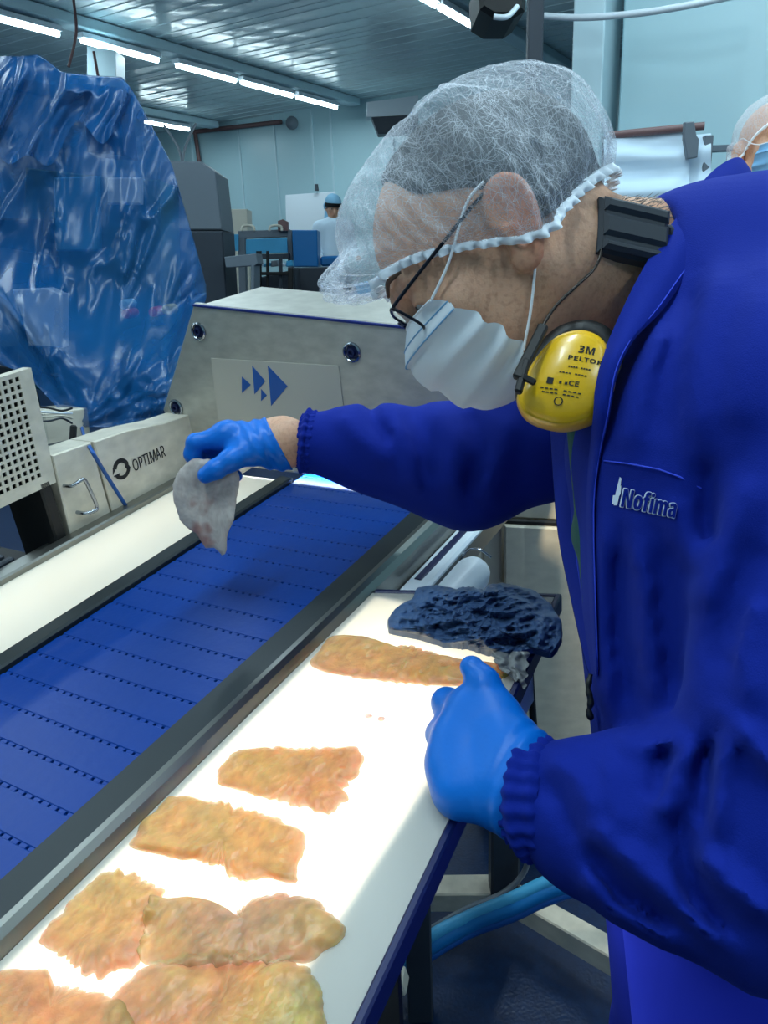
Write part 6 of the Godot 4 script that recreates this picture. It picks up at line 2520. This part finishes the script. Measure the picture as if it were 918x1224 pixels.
# ---------------------------------------------------------------- the other workers
func other_worker(called: String, label: String, ht: Transform3D, foot: float, coat: Material, cell: float, mask: bool, hood := false) -> Node3D:
	var o := ht.origin
	var pr := thing(called, label, "person", Vector3(o.x, foot, o.z))
	var fh := Vector3(ht.basis.x.x, 0, ht.basis.x.z).normalized()
	var sd := fh.cross(Vector3.UP).normalized()
	var h := (o.y + 0.09 - foot)
	var nk := o + Vector3(0, -0.17, 0) - fh * 0.03
	var mb := new_mb()
	var hf := make_head(mb, ht, 1.0, cell, [[ht * Vector3(-0.03, -0.03, 0), nk, 0.055, 0.058]])
	var bf := Field.new()
	var sh := nk - Vector3(0, 0.05, 0)
	var hip := Vector3(sh.x, foot + h * 0.50, sh.z)
	bf.bone(nk, hip + Vector3(0, 0.2, 0), 0.06, 0.10, 0.06)
	var hands := []
	for s in [-1.0, 1.0]:
		var shj: Vector3 = sh + sd * 0.17 * s
		var el: Vector3 = shj + Vector3(0, -0.27, 0) + sd * 0.05 * s
		var wr: Vector3 = el + fh * 0.20 + Vector3(0, -0.08, 0)
		bf.bone(sh, shj, 0.06, 0.05, 0.05)
		bf.bone(shj, el, 0.05, 0.04, 0.03)
		bf.bone(el, wr, 0.04, 0.027, 0.03)
		bf.bone(wr, wr + fh * 0.06, 0.03, 0.032, 0.02)
		for k in 4:
			bf.bone(wr + fh * 0.07 + sd * (k - 1.5) * 0.018, wr + fh * (0.12 + 0.01 * (k % 2)) + sd * (k - 1.5) * 0.02 + Vector3(0, -0.02, 0), 0.009, 0.008, 0.006)
		bf.bone(wr + fh * 0.03, wr + fh * 0.08 - sd * 0.05 * s + Vector3(0, 0.01, 0), 0.012, 0.009, 0.01)
		bf.bone(hip + sd * 0.08 * s, hip + sd * 0.09 * s + Vector3(0, -h * 0.25, 0), 0.08, 0.055, 0.05)
		bf.bone(hip + sd * 0.09 * s + Vector3(0, -h * 0.25, 0), Vector3(hip.x, foot + 0.08, hip.z) + sd * 0.09 * s, 0.055, 0.04, 0.03)
		bf.bone(Vector3(hip.x, foot + 0.05, hip.z) + sd * 0.09 * s, Vector3(hip.x, foot + 0.035, hip.z) + sd * 0.09 * s + fh * 0.15, 0.04, 0.032, 0.03)
		hands.append([el, wr])
	nets(bf, bf.bounds(), maxf(cell * 1.6, 0.010), mb)
	obj("body", mb, M("skin"), pr)
	eyes(pr, ht, 1.0)
	var cf := ClothField.new()
	cf.noise = fbm
	cf.amp = 0.006
	cf.stretch = Vector3(8, 3, 8)
	cf.bone(sh, hip + Vector3(0, -0.25, 0), 0.14, 0.17, 0.05)
	for s in [-1.0, 1.0]:
		var shj: Vector3 = sh + sd * 0.16 * s
		cf.bone(nk + Vector3(0, -0.02, 0), shj, 0.07, 0.08, 0.05)
		cf.bone(shj, hands[0 if s < 0 else 1][0], 0.075, 0.065, 0.04)
		cf.bone(hands[0 if s < 0 else 1][0], hands[0 if s < 0 else 1][1], 0.06, 0.045, 0.03)
	cf.lids = [[hip + Vector3(0, -0.3, 0), Vector3.DOWN]]
	mb = new_mb()
	nets(cf, cf.bounds(), maxf(cell * 2.0, 0.014), mb, Color.WHITE, 0.02)
	obj("coat", mb, coat, pr)
	var tf := ClothField.new()
	tf.noise = fbm
	for s in [-1.0, 1.0]:
		tf.bone(hip + sd * 0.08 * s, hip + sd * 0.09 * s + Vector3(0, -h * 0.25, 0), 0.105, 0.085, 0.02)
		tf.bone(hip + sd * 0.09 * s + Vector3(0, -h * 0.25, 0), Vector3(hip.x, foot + 0.06, hip.z) + sd * 0.09 * s, 0.085, 0.07, 0.02)
	tf.lids = [[Vector3(0, foot + 0.05, 0), Vector3.DOWN]]
	mb = new_mb()
	nets(tf, tf.bounds(), maxf(cell * 2.0, 0.014), mb, Color.WHITE, 0.02)
	obj("trousers", mb, coat, pr)
	var puff := func(a: float, v: float, dir: Vector3) -> float:
		var q := dir * 100.0
		return 0.010 + 0.010 * sin(v * PI * 0.9) + 0.003 * fbm.get_noise_3d(q.x * 3, q.y, q.z * 3)
	if hood:
		var cm := cap_mesh(hf, ht, 90, 24, puff)
		mb = new_mb()
		mb.grid(cm[0], 90, 24, true)
		mb.tube(path([ht * Vector3(-0.05, -0.03, 0), ht * Vector3(-0.045, -0.09, 0), ht * Vector3(-0.05, -0.17, 0)]), PackedFloat32Array([0.085]), 20)
		obj("hood", mb, pbr("hood cloth", Color(0.55, 0.76, 0.88), 0.8), pr)
	else:
		hairnet(pr, hf, ht, 1.0, 120, 30, puff)
	if mask:
		face_mask(pr, ht, M("mask blue edge"), hf)
	return pr


func build_others() -> void:
	var t := head_frame(at(923, 185, 2.02), aim(-0.04, -0.12, -1.0), aim(0.03, 1.0, 0.0))
	var a := other_worker("person", "worker with a hairnet and pale blue mask at the right edge of the photo", t, 0.0, M("jacket cloth"), 0.005, true)
	var t2 := head_frame(at(398, 248, 8.9), aim(0.25, -0.55, -0.75), aim(0.05, 1.0, -0.4))
	var base := t2.origin.y - 1.62
	var b := other_worker("person", "distant worker in a white coat and pale blue hood with a dark headband", t2, base, M("white cloth"), 0.011, false, true)
	var mb := new_mb()
	mb.x = t2
	var rp := PackedVector3Array()
	for k in 40:
		var an := TAU * k / 40
		rp.append(Vector3(0.118 * cos(an) - 0.002, 0.030 + 0.02 * cos(an), 0.098 * sin(an)))
	var g := PackedVector3Array()
	for r in 2:
		for p in rp:
			g.append(p + Vector3(0, 0.022 - 0.044 * r, 0))
	mb.grid(g, 40, 2, true)
	obj("headband", mb, M("black"), b)
	mb = new_mb()
	mb.box(Vector3(t2.origin.x, base * 0.5, t2.origin.z), Vector3(1.6, base, 1.0), 0.01)
	solo("work_platform", mb, M("grey paint"), "grey work platform under the white-coated distant worker", "platform")
	mb = new_mb()
	mb.box(at(396, 312, 8.1), Vector3(0.22, 0.10, 0.2), 0.02)
	solo("blue_tub", mb, M("aqua plastic"), "small bright blue tub in front of the white-coated distant worker", "tub")


# ---------------------------------------------------------------- scene
const lamp_e := 1.25
const slab_e := 0.005
const table_e := 0.015


func _ready() -> void:
	var pitch := deg_to_rad(-17.9695)
	var roll := deg_to_rad(2.2906)
	fwd = Vector3(0, sin(pitch), -cos(pitch))
	var up0 := Vector3(0, cos(pitch), sin(pitch))
	right = Vector3.RIGHT * cos(roll) - up0 * sin(roll)
	up = up0 * cos(roll) + Vector3.RIGHT * sin(roll)
	var cam := Camera3D.new()
	cam.name = "camera"
	cam.fov = rad_to_deg(2.0 * atan(612.0 / FOCAL))
	cam.near = 0.02
	cam.far = 100.0
	add_child(cam)
	cam.transform = Transform3D(Basis(right, up, -fwd), cam_pos)
	cam.current = true
	var we := WorldEnvironment.new()
	we.name = "environment"
	var env := Environment.new()
	env.background_mode = Environment.BG_COLOR
	env.background_color = Color(0.05, 0.06, 0.07)
	env.tonemap_mode = Environment.TONE_MAPPER_LINEAR
	env.tonemap_exposure = 0.9
	env.sdfgi_enabled = true
	env.ssao_enabled = true
	env.ssil_enabled = true
	we.environment = env
	add_child(we)
	# noises and materials
	for q in [[fbm, 0.01, 3, 11], [fine, 0.03, 2, 23], [ridge, 0.01, 3, 31]]:
		q[0].noise_type = FastNoiseLite.TYPE_SIMPLEX_SMOOTH
		q[0].frequency = q[1]
		q[0].fractal_octaves = q[2]
		q[0].seed = q[3]
	ridge.fractal_type = FastNoiseLite.FRACTAL_RIDGED
	make_materials()
	pbr("film grey", Color(0.55, 0.56, 0.56), 0.3)
	# frames
	var u := ((at(1034, 126, 1.0)) - cam_pos).normalized()
	var v := Vector3(-u.z, 0, u.x).normalized()
	line = Transform3D(Basis(v, v.cross(u) * -1.0 if v.cross(u).y < 0 else v.cross(u), -u), at(560, 880, 0.745))
	var az := deg_to_rad(31.0)
	var l := Vector3(sin(az), 0, -cos(az))
	room = Transform3D(Basis(Vector3(cos(az), 0, sin(az)), Vector3.UP, -l), Vector3.ZERO)
	# setting, then machines, then people and small things
	build_room()
	build_line()
	build_machine()
	build_cabinet()
	build_wrapped_machine()
	build_background()
	build_fish()
	build_crumple()
	build_worker()
	build_others()
